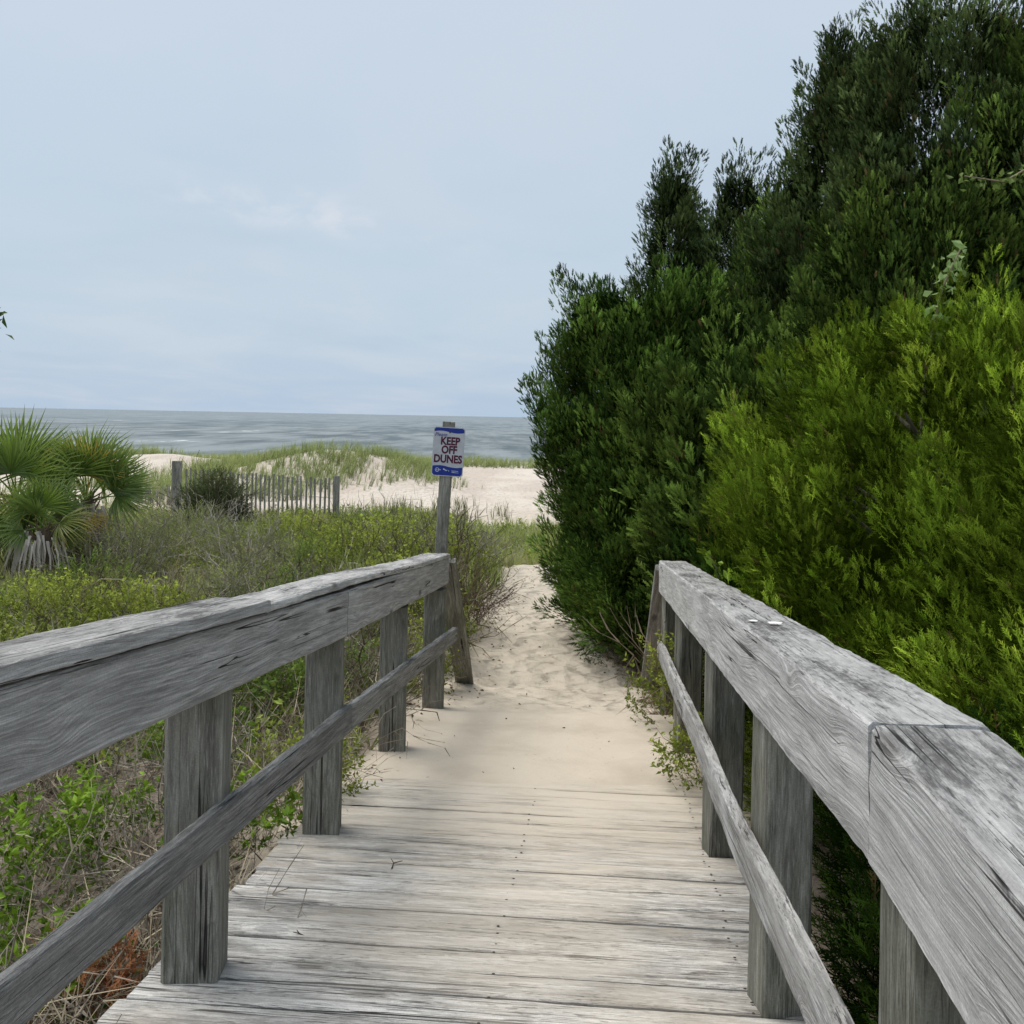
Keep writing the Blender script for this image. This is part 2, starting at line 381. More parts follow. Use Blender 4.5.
# ------------------------------------------------------------------ timber
def timber(name, p0, p1, w, h, mat, parent, rnd=.007, rough=.0022, chip=.006, step=.035, seed=0, nper=5, up=(0, 0, 1), taper=None, wobble=0.):
    """a sawn timber from p0 to p1; w across (horizontal), h the other way; worn edges"""
    p0 = Vector(p0); p1 = Vector(p1); L = (p1 - p0).length
    x = (p1 - p0).normalized(); y = Vector(up).cross(x)
    if y.length < 1e-4: y = Vector((-YAW * 0 + 0, 1, 0)).cross(x)
    y.normalize(); z = x.cross(y)
    n = max(2, int(L / step)); prof = []
    def side(a, b, k):
        for i in range(k): 
            t = i / k; prof.append((a[0] + (b[0] - a[0]) * t, a[1] + (b[1] - a[1]) * t))
    hw, hh, c = w / 2, h / 2, min(rnd, w * .2, h * .2)
    cs = [(-hw + c, -hh), (hw - c, -hh), (hw, -hh + c), (hw, hh - c), (hw - c, hh), (-hw + c, hh), (-hw, hh - c), (-hw, -hh + c)]
    for i in range(8):
        side(cs[i], cs[(i + 1) % 8], nper if i % 2 == 0 else 2)
    k = len(prof); V = []; F = []
    for j in range(n + 1):
        xx = -L / 2 + L * j / n
        for (py, pz) in prof:
            cy = abs(py) / hw; cz = abs(pz) / hh; corner = max(0., min(cy, cz) - .86) / .14
            q = Vector((xx * 3 + seed * 7.1, py * 22, pz * 22)); q2 = Vector((xx * 14 + seed * 3.3, py * 40, pz * 40))
            d = mnoise.noise(q) * rough + mnoise.noise(q2) * rough * .5
            e = max(0., mnoise.noise(Vector((xx * 5.5 + seed, py * 6, pz * 6 + 5))) + .05) * chip * corner * (1. if pz > 0 else .25)
            e += max(0., mnoise.noise(Vector((xx * 25 + seed, py * 9, pz * 9 + 5)))) * chip * .5 * corner * (1. if pz > 0 else .5)
            s = 1 + (d - e) / max(.02, math.hypot(py, pz))
            wz = wobble * mnoise.noise(Vector((xx * .6 + seed, 3., 1.)))
            xe = 0
            if j in (0, n): xe = (mnoise.noise(Vector((py * 30, pz * 30, seed + j))) * .004)
            V.append((xx + xe, py * s, pz * s + wz))
    for j in range(n):
        for i in range(k):
            a = j * k + i; b = j * k + (i + 1) % k
            F.append((a, b, b + k, a + k))
    F.append(tuple(range(k - 1, -1, -1))); F.append(tuple(n * k + i for i in range(k)))
    me = bpy.data.meshes.new(name); me.from_pydata(V, [], F); me.update()
    for pgn in me.polygons: pgn.use_smooth = len(pgn.vertices) == 4
    me.set_sharp_from_angle(angle=R(40)) if hasattr(me, 'set_sharp_from_angle') else None
    mid = (p0 + p1) / 2
    mt = Matrix((( x.x, y.x, z.x, mid.x), (x.y, y.y, z.y, mid.y), (x.z, y.z, z.z, mid.z), (0, 0, 0, 1)))
    return link(name, me, parent, mat, mt)

def wp(t, Y, above=0.):
    """a point of the walkway: t across, Y along, height above the deck surface"""
    return Vector((t + YAW * Y, Y, float(deck_z(Y)) + above))

# boardwalk
bw = thing('wooden_boardwalk', 'weathered grey plank boardwalk ramp sloping down and disappearing under pale sand', 'boardwalk', (0, 3, 0))
Y = -1.2; i = 0
while Y < 6.55:
    wdt = .130 + random.uniform(-.003, .003)
    yc = Y + wdt / 2
    if not (KINK - .03 < yc < KINK + .03 and False):
        l, r = -1.185 + random.uniform(-.02, .02), .575 + random.uniform(-.012, .015)
        if yc < 2.75 and yc > 2.55: l += 0
        A = Vector((l + YAW * yc, yc - l * YAW, 0)); B = Vector((r + YAW * yc, yc - r * YAW, 0))
        zz = float(deck_z(yc))
        A.z = zz - .019 + random.uniform(-.003, .002); B.z = zz - .019 + random.uniform(-.003, .002)
        o = timber('deck_board', A, B, wdt, .038, M['deck'], bw, rnd=.005, rough=.0016, chip=.008, step=.03 if yc > 2 else .2, seed=i, nper=6,
                   up=(0, SLOPE if yc > KINK else 0, 1), wobble=.004)
    Y += wdt + random.uniform(.005, .013); i += 1
for t in (-1.12, -.28, .5):
    timber('stringer', wp(t, KINK, -.16), wp(t, 6.5, -.16), .045, .2, M['post'], bw, step=.4, nper=1)
    timber('stringer', wp(t, -1.2, -.16), wp(t, KINK - .01, -.16), .045, .2, M['post'], bw, step=.4, nper=1)
# nail heads: two per board at each stringer
def disc_mesh(name, r=.0045, k=8):
    V = [(r * math.cos(a * 2 * math.pi / k), r * math.sin(a * 2 * math.pi / k), .0) for a in range(k)] + [(0, 0, .0012)]
    me = bpy.data.meshes.new(name); me.from_pydata(V, [], [(a, (a + 1) % k, k) for a in range(k)]); me.materials.append(M['rust']); return me
nails = Acc()
ang = np.arange(8) * math.pi / 4
for b in [o for o in bw.children if o.name.startswith('deck_board')]:
    yc = b.location.y + bw.location.y
    if 2 < yc < 4.9:
        for t in (-1.02, -.28, .42):
            for s in (-.04, .04):
                if random.random() < .2: continue
                q = wp(t + random.uniform(-.012, .012), yc + s - YAW * t, .003)
                Vn = np.stack([q.x + .0048 * np.cos(ang), q.y + .0048 * np.sin(ang), q.z + 0 * ang], -1)
                Vn = np.vstack([Vn, [[q.x, q.y, q.z + .001]]])
                nails.add(Vn, [(a, (a + 1) % 8, 8) for a in range(8)], (.05, .04, .03))
nl = link('nail_heads', nails.mesh('nail_heads', origin=bw.location), bw, M['rust'])
tag(nl, kind='stuff')

# railings -----------------------------------------------------------
RH = .97
def post(parent, t, Y, top, w=.142, seed=0, bury=.5, lean=0.):
    a = wp(t, Y, -bury); b = wp(t, Y, top); b.x += lean
    return timber('post', a, b, w, w, M['post'], parent, rnd=.008, rough=.002, chip=.004, seed=seed, step=.05, up=(YAW, -1, 0), nper=5)
lr = thing('left_railing', 'dark grey weathered timber railing on the left, its split cap plank running towards the sign', 'railing', (-1.0, 3, 0))
rr_ = thing('right_railing', 'silvery weathered timber railing on the right, mitred joint in front of the bright juniper', 'railing', (.5, 3, 0))
lc = -1.06                    # centre of the left beam
bh = .18
def slope_run(nm, parent, t, y0, y1, zc, w, h, mat, t1=None, z1=0., z0=0., t0=0., **k):
    return timber(nm, wp(t + t0, y0, zc + z0), wp(t if t1 is None else t1, y1, zc + z1), w, h, mat, parent, **k)
slope_run('top_beam', lr, lc, -1.2, KINK - .006, RH - bh / 2, .15, bh, M['beam'], seed=1)
slope_run('top_beam', lr, lc, KINK, 4.03, RH - bh / 2 - .002, .15, bh, M['beam'], seed=2, rough=.003, nper=8, step=.02)
slope_run('top_beam', lr, lc, 4.036, 6.95, t1=lc - .035, z1=.022, zc= RH - bh / 2, w=.15, h=bh, mat=M['beam'], seed=3, rough=.003, nper=8, step=.025)
slope_run('cap_plank', lr, lc + .004, -1.2, KINK - .006, RH + .020, .168, .034, M['beam'], seed=4, chip=.012)
slope_run('cap_plank', lr, lc + .006, KINK, 3.03, RH + .0255, .172, .036, M['beam'], seed=5, rnd=.004, chip=.022, rough=.0040, nper=10, step=.015)
slope_run('cap_plank', lr, lc + .003, 3.036, 6.97, RH + .018, .162, .030, M['beam'], t1=lc - .035, z1=.016, z0=.002, seed=6, chip=.024, rough=.005, nper=10, step=.015, wobble=.016)
for k, Yp in enumerate((.1, 1.45, 2.80, 4.08, 5.45, 6.78)):
    post(lr, -1.085, Yp, RH - bh - .002, .150 if k == 2 else .142, seed=k + 10, lean=.0)
slope_run('lower_rail', lr, -.993, -1.2, 1.195, .505 - .05, .036, .100, M['rail'], rnd=.003, seed=20, up=(0, 0, 1))
slope_run('lower_rail', lr, -.993, 1.2, 4.085, .505 - .05, .036, .100, M['rail'], rnd=.003, seed=21, chip=.010, rough=.003, step=.02)
slope_run('lower_rail', lr, -.993, 4.09, 7.1, .505 - .05, .036, .098, M['rail'], rnd=.003, seed=22, chip=.010, rough=.003, step=.02)
timber('brace', wp(-1.05, 7.0, RH - .0), Vector((-1.05 + YAW * 8.4, 8.4, -.98)), .14, .045, M['post'], lr, seed=30)
bt = .507
slope_run('top_beam', rr_, bt, -1.2, KINK - .037, RH - .109, .186, .212, M['beam_bright'], seed=41, nper=10, rough=.003, chip=.012, step=.012)
slope_run('top_beam', rr_, bt, KINK - .029, 6.9, RH - .109, .186, .212, M['beam_bright'], z1=.03, t1=.497, seed=42, nper=10, rough=.0035, chip=.018, step=.016)
for k, Yp in enumerate((.1, 1.45, 2.70, 3.95, 5.55, 6.75)):
    post(rr_, .492, Yp, RH - .205, .126, seed=k + 60)
slope_run('lower_rail', rr_, .395, -1.2, 1.195, .505 - .05, .036, .100, M['rail_bright'], rnd=.003, seed=70)
slope_run('lower_rail', rr_, .395, 1.2, 6.5, .505 - .05, .036, .100, M['rail_bright'], rnd=.003, seed=71, chip=.012, rough=.003, step=.02, wobble=.035)
timber('brace', wp(.44, 6.95, RH - .02), Vector((.40 + YAW * 8.45, 8.45, -.95)), .12, .05, M['rail'], rr_, seed=72)

# splash of bird lime on the right beam
def blob(name, label, p, rx, ry):
    k = 14; V = [(0, 0, .002)]; F = []
    for a in range(k):
        r = 1 + .35 * math.sin(a * 2.3) * random.random()
        V.append((rx * r * math.cos(a * 2 * math.pi / k), ry * r * math.sin(a * 2 * math.pi / k), 0))
    F = [(0, 1 + a, 1 + (a + 1) % k) for a in range(k)]
    me = bpy.data.meshes.new(name); me.from_pydata(V, [], F)
    o = link(name, me, None, M['guano']); o.location = p; tag(o, label, 'bird dropping'); return o
blob('bird_dropping', 'larger white bird dropping on top of the right hand beam', wp(.505, 2.93, RH + .011), .022, .016)
blob('bird_dropping', 'smaller white bird dropping near the inner edge of the right hand beam', wp(.452, 2.99, RH + .010), .014, .012)

# ------------------------------------------------------------------ sign
sb = Vector((-.56, 7.6, -.75)); st_ = Vector((-.466, 7.6, 1.375))
sg = thing('warning_sign', 'blue and white KEEP OFF DUNES sign on a leaning wooden post behind the left railing', 'sign', sb)
timber('post', sb - (st_ - sb) * .2, st_, .088, .088, M['post'], sg, rnd=.006, seed=90, up=(0, -1, 0), step=.06)
PW, PH = .232, .362
pc = Vector((-.4645, 7.545, 1.155)); tilt = R(2.6)
SM = Matrix.Translation(pc - sg.location) @ Matrix.Rotation(-tilt * -1, 4, 'Y') @ Matrix.Rotation(R(90), 4, 'X')
def rrect(w, h, r, k=6):
    pts = []
    for cx, cy, a0 in ((w / 2 - r, h / 2 - r, 0), (-w / 2 + r, h / 2 - r, 90), (-w / 2 + r, -h / 2 + r, 180), (w / 2 - r, -h / 2 + r, 270)):
        for i in range(k + 1):
            a = R(a0 + 90 * i / k); pts.append((cx + r * math.cos(a), cy + r * math.sin(a)))
    return pts
def slab(name, pts, z0, z1, mat, parent, mtx):
    n = len(pts); V = [(x, y, z0) for x, y in pts] + [(x, y, z1) for x, y in pts]
    F = [tuple(range(n - 1, -1, -1)), tuple(range(n, 2 * n))] + [(i, (i + 1) % n, n + (i + 1) % n, n + i) for i in range(n)]
    me = bpy.data.meshes.new(name); me.from_pydata(V, [], F); me.update()
    o = bpy.data.objects.new(name, me); COL.objects.link(o); me.materials.append(mat); o.parent = parent; o.matrix_basis = mtx; return o
panel = slab('sign_panel', rrect(PW, PH, .02), -.0015, .0015, M['sign_white'], sg, SM)
I4 = Matrix.Identity(4)
W2, H2 = PW / 2 - .006, PH / 2 - .006
def wave(y0, amp, x): return y0 + amp * math.sin(x / PW * 2 * math.pi)
N = 24
top = [(-W2 + .012, H2), ] + [(W2 - .012, H2), (W2, H2 - .012)][::1]
low = [(W2 - (2 * W2) * i / N, wave(H2 - .030, -.007, W2 - (2 * W2) * i / N)) for i in range(N + 1)]
slab('blue_header', top + low + [(-W2, H2 - .012)], .0017, .0022, M['sign_blue'], panel, I4)
upc = [(-W2 + (2 * W2) * i / N, wave(-H2 + .066, -.007, -W2 + (2 * W2) * i / N)) for i in range(N + 1)]
foot = slab('blue_footer', upc + [(W2, -H2 + .014), (W2 - .014, -H2), (-W2 + .014, -H2), (-W2, -H2 + .014)], .0017, .0022, M['sign_blue'], panel, I4)
dg = None
def text(name, body, size, x, y, mat, xs=1., off=.0, z=.0025, shear=0.):
    cu = bpy.data.curves.new(name, 'FONT'); cu.body = body; cu.size = size; cu.align_x = 'CENTER'; cu.align_y = 'CENTER'
    cu.offset = off; cu.extrude = .0003; cu.shear = shear; cu.resolution_u = 3
    to = bpy.data.objects.new(name, cu); COL.objects.link(to)
    bpy.context.view_layer.update()
    me = bpy.data.meshes.new_from_object(to.evaluated_get(bpy.context.evaluated_depsgraph_get()))
    bpy.data.objects.remove(to)
    o = bpy.data.objects.new(name, me); COL.objects.link(o); me.materials.clear(); me.materials.append(mat)
    o.parent = panel; o.matrix_basis = Matrix.Translation((x, y, z)) @ Matrix.Diagonal((xs, 1, 1, 1)); return o
text('lettering', 'KEEP', .079, .010, .076, M['sign_maroon'], .83, .0030)
text('lettering', 'OFF', .079, .006, .012, M['sign_maroon'], .83, .0030)
text('lettering', 'DUNES', .079, .0, -.056, M['sign_maroon'], .83, .0030)
text('lettering', 'Please', .036, -.062, .124, M['sign_violet'], 1., .0006, shear=.3)
# emblem and small print of the footer, too small to read in the photo
def ring(name, x, y, r0, r1, mat, z):
    k = 20; V = []; F = []
    for a in range(k):
        c_, s_ = math.cos(a * 2 * math.pi / k), math.sin(a * 2 * math.pi / k)
        V += [(x + r0 * c_, y + r0 * s_, z), (x + r1 * c_, y + r1 * s_, z)]
    for a in range(k): F.append((2 * a, 2 * a + 1, (2 * a + 3) % (2 * k), (2 * a + 2) % (2 * k)))
    me = bpy.data.meshes.new(name); me.from_pydata(V, [], F); me.materials.append(mat)
    o = bpy.data.objects.new(name, me); COL.objects.link(o); o.parent = panel; return o
ring('emblem', -.074, -.136, .0115, .0150, M['sign_cream'], .0026)
def bars(name, lst):
    V = []; F = []
    for (x, y, w, h, sl) in lst:
        k = len(V); V += [(x, y, .0026), (x + w, y + sl, .0026), (x + w, y + h + sl, .0026), (x, y + h, .0026)]; F.append((k, k + 1, k + 2, k + 3))
    me = bpy.data.meshes.new(name); me.from_pydata(V, [], F); me.materials.append(M['sign_cream'])
    o = bpy.data.objects.new(name, me); COL.objects.link(o); o.parent = panel; return o
bars('emblem', [(-.080, -.141, .004, .010, 0), (-.072, -.139, .010, .003, .001), (-.056, -.139, .004, .009, 0), (-.050, -.139, .003, .006, 0)])
bars('small_print', [(-.030, -.134, .013, .010, -.002), (-.016, -.141, .006, .009, 0), (-.008, -.142, .006, .008, 0), (.0, -.143, .007, .008, 0), (.009, -.144, .006, .007, 0)])
bars('small_print', [(.032, -.140, .05, .0025, -.001), (.034, -.152, .05, .0025, -.001), (.034, -.147, .02, .002, 0)])
for s in (.145, -.145):
    me = disc_mesh('bolt', .006); o = bpy.data.objects.new('bolt', me); COL.objects.link(o); o.parent = panel; o.location = (.004, s * .98, .0028)
slab('bracket', [(-.035, -.012), (.03, -.012), (.03, .012), (-.035, .012)], -.012, -.003, M['steel'], sg, SM @ Matrix.Translation((.0, PH / 2 + .008, 0)))

# ------------------------------------------------------------------ scatter engine
def norm(a): return a / np.maximum(1e-9, np.linalg.norm(a, axis=-1, keepdims=True))
def scatter(acc, temps, P, D, S, tint, roll=None, mi=0, rng=RNG):
    P = np.asarray(P, float); n = len(P)
    if n == 0: return
    D = norm(np.asarray(D, float)); S = np.broadcast_to(np.asarray(S, float), (n,)); tint = np.broadcast_to(np.asarray(tint, float), (n, 3))
    ref = np.where(np.abs(D[:, 2:3]) > .95, [[1., 0, 0]], [[0., 0, 1]])
    X = norm(np.cross(ref, D)); Yv = np.cross(D, X)
    if roll is None: roll = rng.random(n) * 2 * math.pi
    c = np.cos(roll)[:, None]; s = np.sin(roll)[:, None]
    X2 = X * c + Yv * s; Y2 = -X * s + Yv * c
    which = rng.integers(0, len(temps), n)
    for k, (TV, TT, TC) in enumerate(temps):
        I = np.nonzero(which == k)[0]
        if len(I) == 0: continue
        VV = P[I, None] + S[I, None, None] * (TV[None, :, 0:1] * X2[I, None] + TV[None, :, 1:2] * Y2[I, None] + TV[None, :, 2:3] * D[I, None])
        CC = tint[I, None] * TC[None]
        TTT = TT[None] + (np.arange(len(I)) * len(TV))[:, None, None]
        acc.add(VV.reshape(-1, 3), TTT.reshape(-1, 3), CC.reshape(-1, 3), mi)

def tpl(parts):
    V = []; T = []; C = []; n = 0
    for v, t, c in parts:
        V.append(np.array(v, float)); T.append(np.array(t) + n); C.append(np.broadcast_to(np.array(c, float), (len(v), 3))); n += len(v)
    return np.concatenate(V), np.concatenate(T), np.concatenate(C)
def needle(a, b, w, c0, c1, side=None):
    a = np.array(a, float); b = np.array(b, float); d = b - a
    s = np.cross(d, [0.3, 1, .2] if side is None else side); s = s / max(1e-9, np.linalg.norm(s)) * w / 2
    return ([a - s, a + s, b], [(0, 1, 2)], [c0, c0, c1])
def spray_tpl(rng, n=6, sub=0, w=.045, dark=.55):
    pr = [needle((0, 0, 0), (rng.normal(0, .05), 0, 1), w, [dark] * 3, [1.15] * 3)]
    for i in range(n):
        s = .08 + .82 * (i + rng.random() * .6) / n
        sd = 1 if i % 2 else -1
        L = .42 * (1 - .5 * s) * rng.uniform(.7, 1.2); a = R(rng.uniform(24, 46))
        oy = rng.normal(0, .35)
        d = np.array([sd * math.sin(a), oy * math.sin(a), math.cos(a)]); p = np.array([0, 0, s])
        e = p + d * L; sh = dark + (1 - dark) * s
        pr.append(needle(p, e, w, [sh * .8] * 3, [min(1.3, sh + .35)] * 3))
        for j in range(sub):
            q = p + d * L * (.3 + .4 * j); a2 = a + sd * 0 + (R(35) if j % 2 else -R(30))
            d2 = np.array([sd * math.sin(a2), rng.normal(0, .3), math.cos(a2)])
            pr.append(needle(q, q + d2 * L * .5, w * .8, [sh] * 3, [min(1.3, sh + .4)] * 3))
    return tpl(pr)
rt = np.random.default_rng(11)
SPR_FAR = [spray_tpl(rt, 9, 0, .125, .55) for _ in range(6)]
SPR_NEAR = [spray_tpl(rt, 8, 1, .055, .6) for _ in range(6)]

def tube(acc, pts, rads, col, k=6, mi=0):
    pts = np.asarray(pts, float); n = len(pts); V = []
    for i in range(n):
        d = pts[min(i + 1, n - 1)] - pts[max(i - 1, 0)]; d = d / max(1e-9, np.linalg.norm(d))
        r = np.array([1., 0, 0]) if abs(d[0]) < .9 else np.array([0, 1., 0])
        x = np.cross(d, r); x /= np.linalg.norm(x); y = np.cross(d, x)
        for a in range(k):
            t = a * 2 * math.pi / k; V.append(pts[i] + rads[i] * (math.cos(t) * x + math.sin(t) * y))
    T = []
    for i in range(n - 1):
        for a in range(k):
            p, q = i * k + a, i * k + (a + 1) % k
            T += [(p, q, q + k), (p, q + k, p + k)]
    acc.add(V, T, col, mi)

def icos(sub=3):
    import bmesh
    bm = bmesh.new(); bmesh.ops.create_icosphere(bm, subdivisions=sub, radius=1)
    V = np.array([v.co for v in bm.verts]); T = np.array([[v.index for v in f.verts] for f in bm.faces]); bm.free(); return V, T
ICV, ICT = icos(4)

def conifer(name, label, X, Yy, R0, ztop, cols, nplume, nspray, size, temps, prof, group=None, plume_len=(.32, .62), plume_r=(.085, .15), seed=0,
            lean=(0, 0), stretchY=1., clip=None, inner=.60, topc=.80, spw=.95, upb=1.1, spire=0, low=.12):
    rng = np.random.default_rng(seed)
    zb = float(height(X, Yy)); H = ztop - zb
    th = thing(name, label, 'tree', (X, Yy, zb), group)
    # trunk and limbs
    a = Acc(); pts = [(lean[0] * s ** 1.5 * .8 + .04 * math.sin(5 * s + seed), lean[1] * s, -.15 + (H * .93) * s) for s in np.linspace(0, 1, 9)]
    tube(a, pts, [.085 * (1 - .85 * s) * (H / 3.5) for s in np.linspace(0, 1, 9)], (.5, .5, .5), 8)
    for j in range(14):
        s = rng.uniform(.3, .85); b = np.array(pts[int(s * 8)]); an = rng.uniform(0, 2 * math.pi); L = R0 * prof(s) * .8
        d = np.array([math.cos(an), math.sin(an), rng.uniform(.3, .9)])
        tube(a, [b, b + d * L * .5, b + d * L + np.array([0, 0, .1 * L])], [.028, .018, .006], (.5, .5, .5), 5)
    link('trunk', a.mesh('trunk', True), th, M['bark'])
    c = Acc()
    lob = rng.uniform(0, 2 * math.pi, 4)
    def env(s, an):
        q = prof(s) * R0
        q = q * (1 + .16 * np.sin(2 * an + lob[0] + 3 * s) + .12 * np.sin(3 * an + lob[1] - 5 * s) + .08 * np.sin(5 * an + lob[2] + 9 * s))
        return q
    # inner shade mass: sprays darkened to stand in for shade inside the crown
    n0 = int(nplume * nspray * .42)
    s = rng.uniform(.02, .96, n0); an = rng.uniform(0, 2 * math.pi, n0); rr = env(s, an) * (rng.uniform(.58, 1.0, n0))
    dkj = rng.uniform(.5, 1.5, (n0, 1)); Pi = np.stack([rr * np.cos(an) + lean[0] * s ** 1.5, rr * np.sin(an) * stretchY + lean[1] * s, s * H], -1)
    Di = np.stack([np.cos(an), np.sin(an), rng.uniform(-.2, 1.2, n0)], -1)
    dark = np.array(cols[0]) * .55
    # added opaque core blocking the far side, coloured dark as inner shade
    zc = ICV[:, 2] * .5 + .5; an2 = np.arctan2(ICV[:, 1], ICV[:, 0]); rad = np.hypot(ICV[:, 0], ICV[:, 1])
    sc = low * .6 + zc * (topc - low * .6)
    rr2 = np.where(rad > .02, env(sc, an2) * inner, 0) * np.clip(rad * 3.2, 0, 1) * np.where(zc > .5, np.sqrt(np.clip(1 - ((zc - .5) / .5) ** 2, 0, 1)) * .9 + .0, .9) / .9
    nz = np.array([mnoise.noise(Vector(v) * 3 + Vector((seed, 0, 0))) for v in ICV])
    rr2 = rr2 * (1 + .35 * nz)
    Vc = np.stack([rr2 * np.cos(an2) + lean[0] * sc ** 1.5, rr2 * np.sin(an2) * stretchY + lean[1] * sc, sc * H], -1)
    if clip is not None:
        wv_ = Vc + np.array([X, Yy, zb]); k2 = clip(wv_); Vc = np.where(k2[:, None], Vc, Vc * [1, 1, 1] + np.array([.55, .25, 0]))
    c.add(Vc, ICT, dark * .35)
    # plumes
    s = rng.uniform(0, 1, nplume * 4) ** spw
    pr = prof(s); keep = rng.random(len(s)) < (.25 + .75 * pr / max(pr)); s = s[keep]
    an = rng.uniform(0, 2 * math.pi, len(s))
    back = np.sin(an) > .35; keep = ~back | (rng.random(len(s)) < .4); s = s[keep][:nplume]; an = an[keep][:nplume]
    n = len(s); rr = env(s, an) * rng.uniform(.66, 1.05, n)
    out = np.stack([np.cos(an), np.sin(an), 0 * an], -1)
    Pp = np.stack([rr * np.cos(an) + lean[0] * s ** 1.5, rr * np.sin(an) * stretchY + lean[1] * s, low * H + s * (H * (1 - low) - plume_len[0])], -1)
    up = upb * (.35 + .9 * s)
    Dp = norm(out * (.55 - .25 * s)[:, None] + np.array([0, 0, 1.]) * up[:, None] + rng.normal(0, .22, (n, 3)))
    Lp = rng.uniform(*plume_len, n) * np.where(s > .85, 1.0, 1); Rp = rng.uniform(*plume_r, n)
    if spire:      # a few leaders
        k = spire; sa = rng.uniform(0, 2 * math.pi, k)
        P2 = np.stack([.25 * R0 * np.cos(sa) * rng.random(k) + lean[0], .25 * R0 * np.sin(sa) * rng.random(k) + lean[1], H - rng.uniform(.3, 1.1, k)], -1)
        P2[0, 2] = H - .55
        D2 = norm(np.stack([rng.normal(0, .12, k), rng.normal(0, .12, k), np.ones(k)], -1))
        Pp = np.vstack([Pp, P2]); Dp = np.vstack([Dp, D2]); Lp = np.r_[Lp, rng.uniform(.45, .7, k)]; Rp = np.r_[Rp, rng.uniform(.07, .11, k)]; n += k
    tintp = rng.random(n); c0 = np.array(cols[0]); c1 = np.array(cols[1])
    tp = c0 + (c1 - c0) * (tintp ** 1.3)[:, None]
    tp = 1.38 * tp * rng.uniform(.5, 1.5, (n, 1)) * (.7 + .6 * fbm(Pp[:, 0] * 1.2 + seed, Pp[:, 2] * 1.2, 3))[:, None]
    idx = np.repeat(np.arange(n), nspray); m_ = len(idx)
    u = rng.random(m_) ** .8; ph = rng.uniform(0, 2 * math.pi, m_)
    ref = np.where(np.abs(Dp[:, 2:3]) > .95, [[1., 0, 0]], [[0., 0, 1]]); ax = norm(np.cross(ref, Dp)); ay = np.cross(Dp, ax)
    rad_dir = ax[idx] * np.cos(ph)[:, None] + ay[idx] * np.sin(ph)[:, None]
    rrad = Rp[idx] * np.sin(np.pi * np.clip(u * .85 + .12, 0, 1)) ** .7 * rng.uniform(.5, 1.05, m_)
    Ps = Pp[idx] + Dp[idx] * (u * Lp[idx])[:, None] + rad_dir * rrad[:, None]
    Ds = norm(Dp[idx] * 1.1 + [0, 0, .25] + rad_dir * rng.uniform(.2, .8, m_)[:, None] + rng.normal(0, .16, (m_, 3)))
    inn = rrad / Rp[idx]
    tint = tp[idx] * (.34 + .36 * u + .75 * inn * u)[:, None] + (inn * u > .62)[:, None] * np.array([.35, .18, 0.]) * tp[idx]  # inner shade and lit tips put into the spray tint
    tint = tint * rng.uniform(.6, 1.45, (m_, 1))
    br = rng.random(m_) < .012; tint[br] = np.array([.30, .20, .09]) * rng.uniform(.5, 1.2, (int(br.sum()), 1))
    S = size * rng.uniform(.6, 1.25, m_)
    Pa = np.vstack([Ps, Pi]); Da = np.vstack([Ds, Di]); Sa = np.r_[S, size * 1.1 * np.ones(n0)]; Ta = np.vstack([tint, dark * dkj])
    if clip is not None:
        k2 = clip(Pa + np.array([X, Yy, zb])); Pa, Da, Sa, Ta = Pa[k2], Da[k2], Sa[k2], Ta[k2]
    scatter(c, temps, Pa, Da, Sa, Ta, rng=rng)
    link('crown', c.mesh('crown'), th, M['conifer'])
    return th

def railclip(Wp):
    """foliage stays outside the right railing, and only leans over it above the beam"""
    t = Wp[:, 0] - YAW * Wp[:, 1]; dz = Wp[:, 2] - deck_z(Wp[:, 1])
    near = Wp[:, 1] < 7.2
    lim = np.where(dz > RH + .02, .50 + .0 * dz, .66)
    return ~near | (t > lim)
boxy = lambda s: np.clip(np.sin(np.pi * np.clip(np.asarray(s) * .72 + .20, 0, 1)), 0, 1) ** .38
rounded = lambda s: np.clip(np.sin(np.pi * np.clip(np.asarray(s) * .77 + .20, 0, 1)), 0, 1) ** .50
cone = lambda s: np.clip(1.02 - np.asarray(s) ** 1.5, .03, 1) ** .85 * (.72 + .28 * np.clip(np.asarray(s) * 5, 0, 1))
GREEN = [(.065, .115, .026), (.230, .330, .065)]
GREEND = [(.062, .098, .036), (.190, .255, .085)]
GREENL = [(.060, .118, .024), (.215, .335, .065)]
conifer('cedar_tree', 'broad dark cedar with rounded top beside the sandy path, left end of the tree line', 1.62, 9.7, 1.13, 2.66, GREENL, 1150, 105, .060, SPR_FAR, boxy, seed=1, spw=1.15, inner=.70, topc=.82, lean=(-.16, 0), spire=9, low=.03)
conifer('cedar_tree', 'dense low cedar behind the far end of the right railing', 2.15, 8.1, .95, 2.1, GREEN, 300, 75, .095, SPR_FAR, rounded, seed=2, clip=railclip)
conifer('cedar_tree', 'slim dark cedar with lone spire, leftmost spire of the tree line', 1.70, 10.9, .72, 4.12, GREEND, 340, 90, .062, SPR_FAR, cone, seed=3, spire=5)
conifer('cedar_tree', 'cedar with a blunt double tip just right of the leftmost spire', 2.30, 10.6, .85, 4.08, GREEND, 340, 90, .062, SPR_FAR, cone, seed=4, spire=8)
conifer('cedar_tree', 'medium cedar in front of the step in the skyline, below the tall cedars', 2.62, 9.6, .95, 3.75, GREEN, 300, 90, .062, SPR_FAR, cone, seed=5, spire=7)
conifer('cedar_tree', 'tall cedar whose ragged tip starts the highest part of the skyline', 2.92, 9.2, 1.0, 4.80, GREEND, 560, 90, .064, SPR_FAR, cone, seed=6, spire=9)
conifer('cedar_tree', 'tallest dark cedar, peak of the tree line above the bright juniper', 3.6, 8.5, 1.2, 4.9, GREEND, 820, 95, .064, SPR_FAR, rounded, seed=7, spire=16)
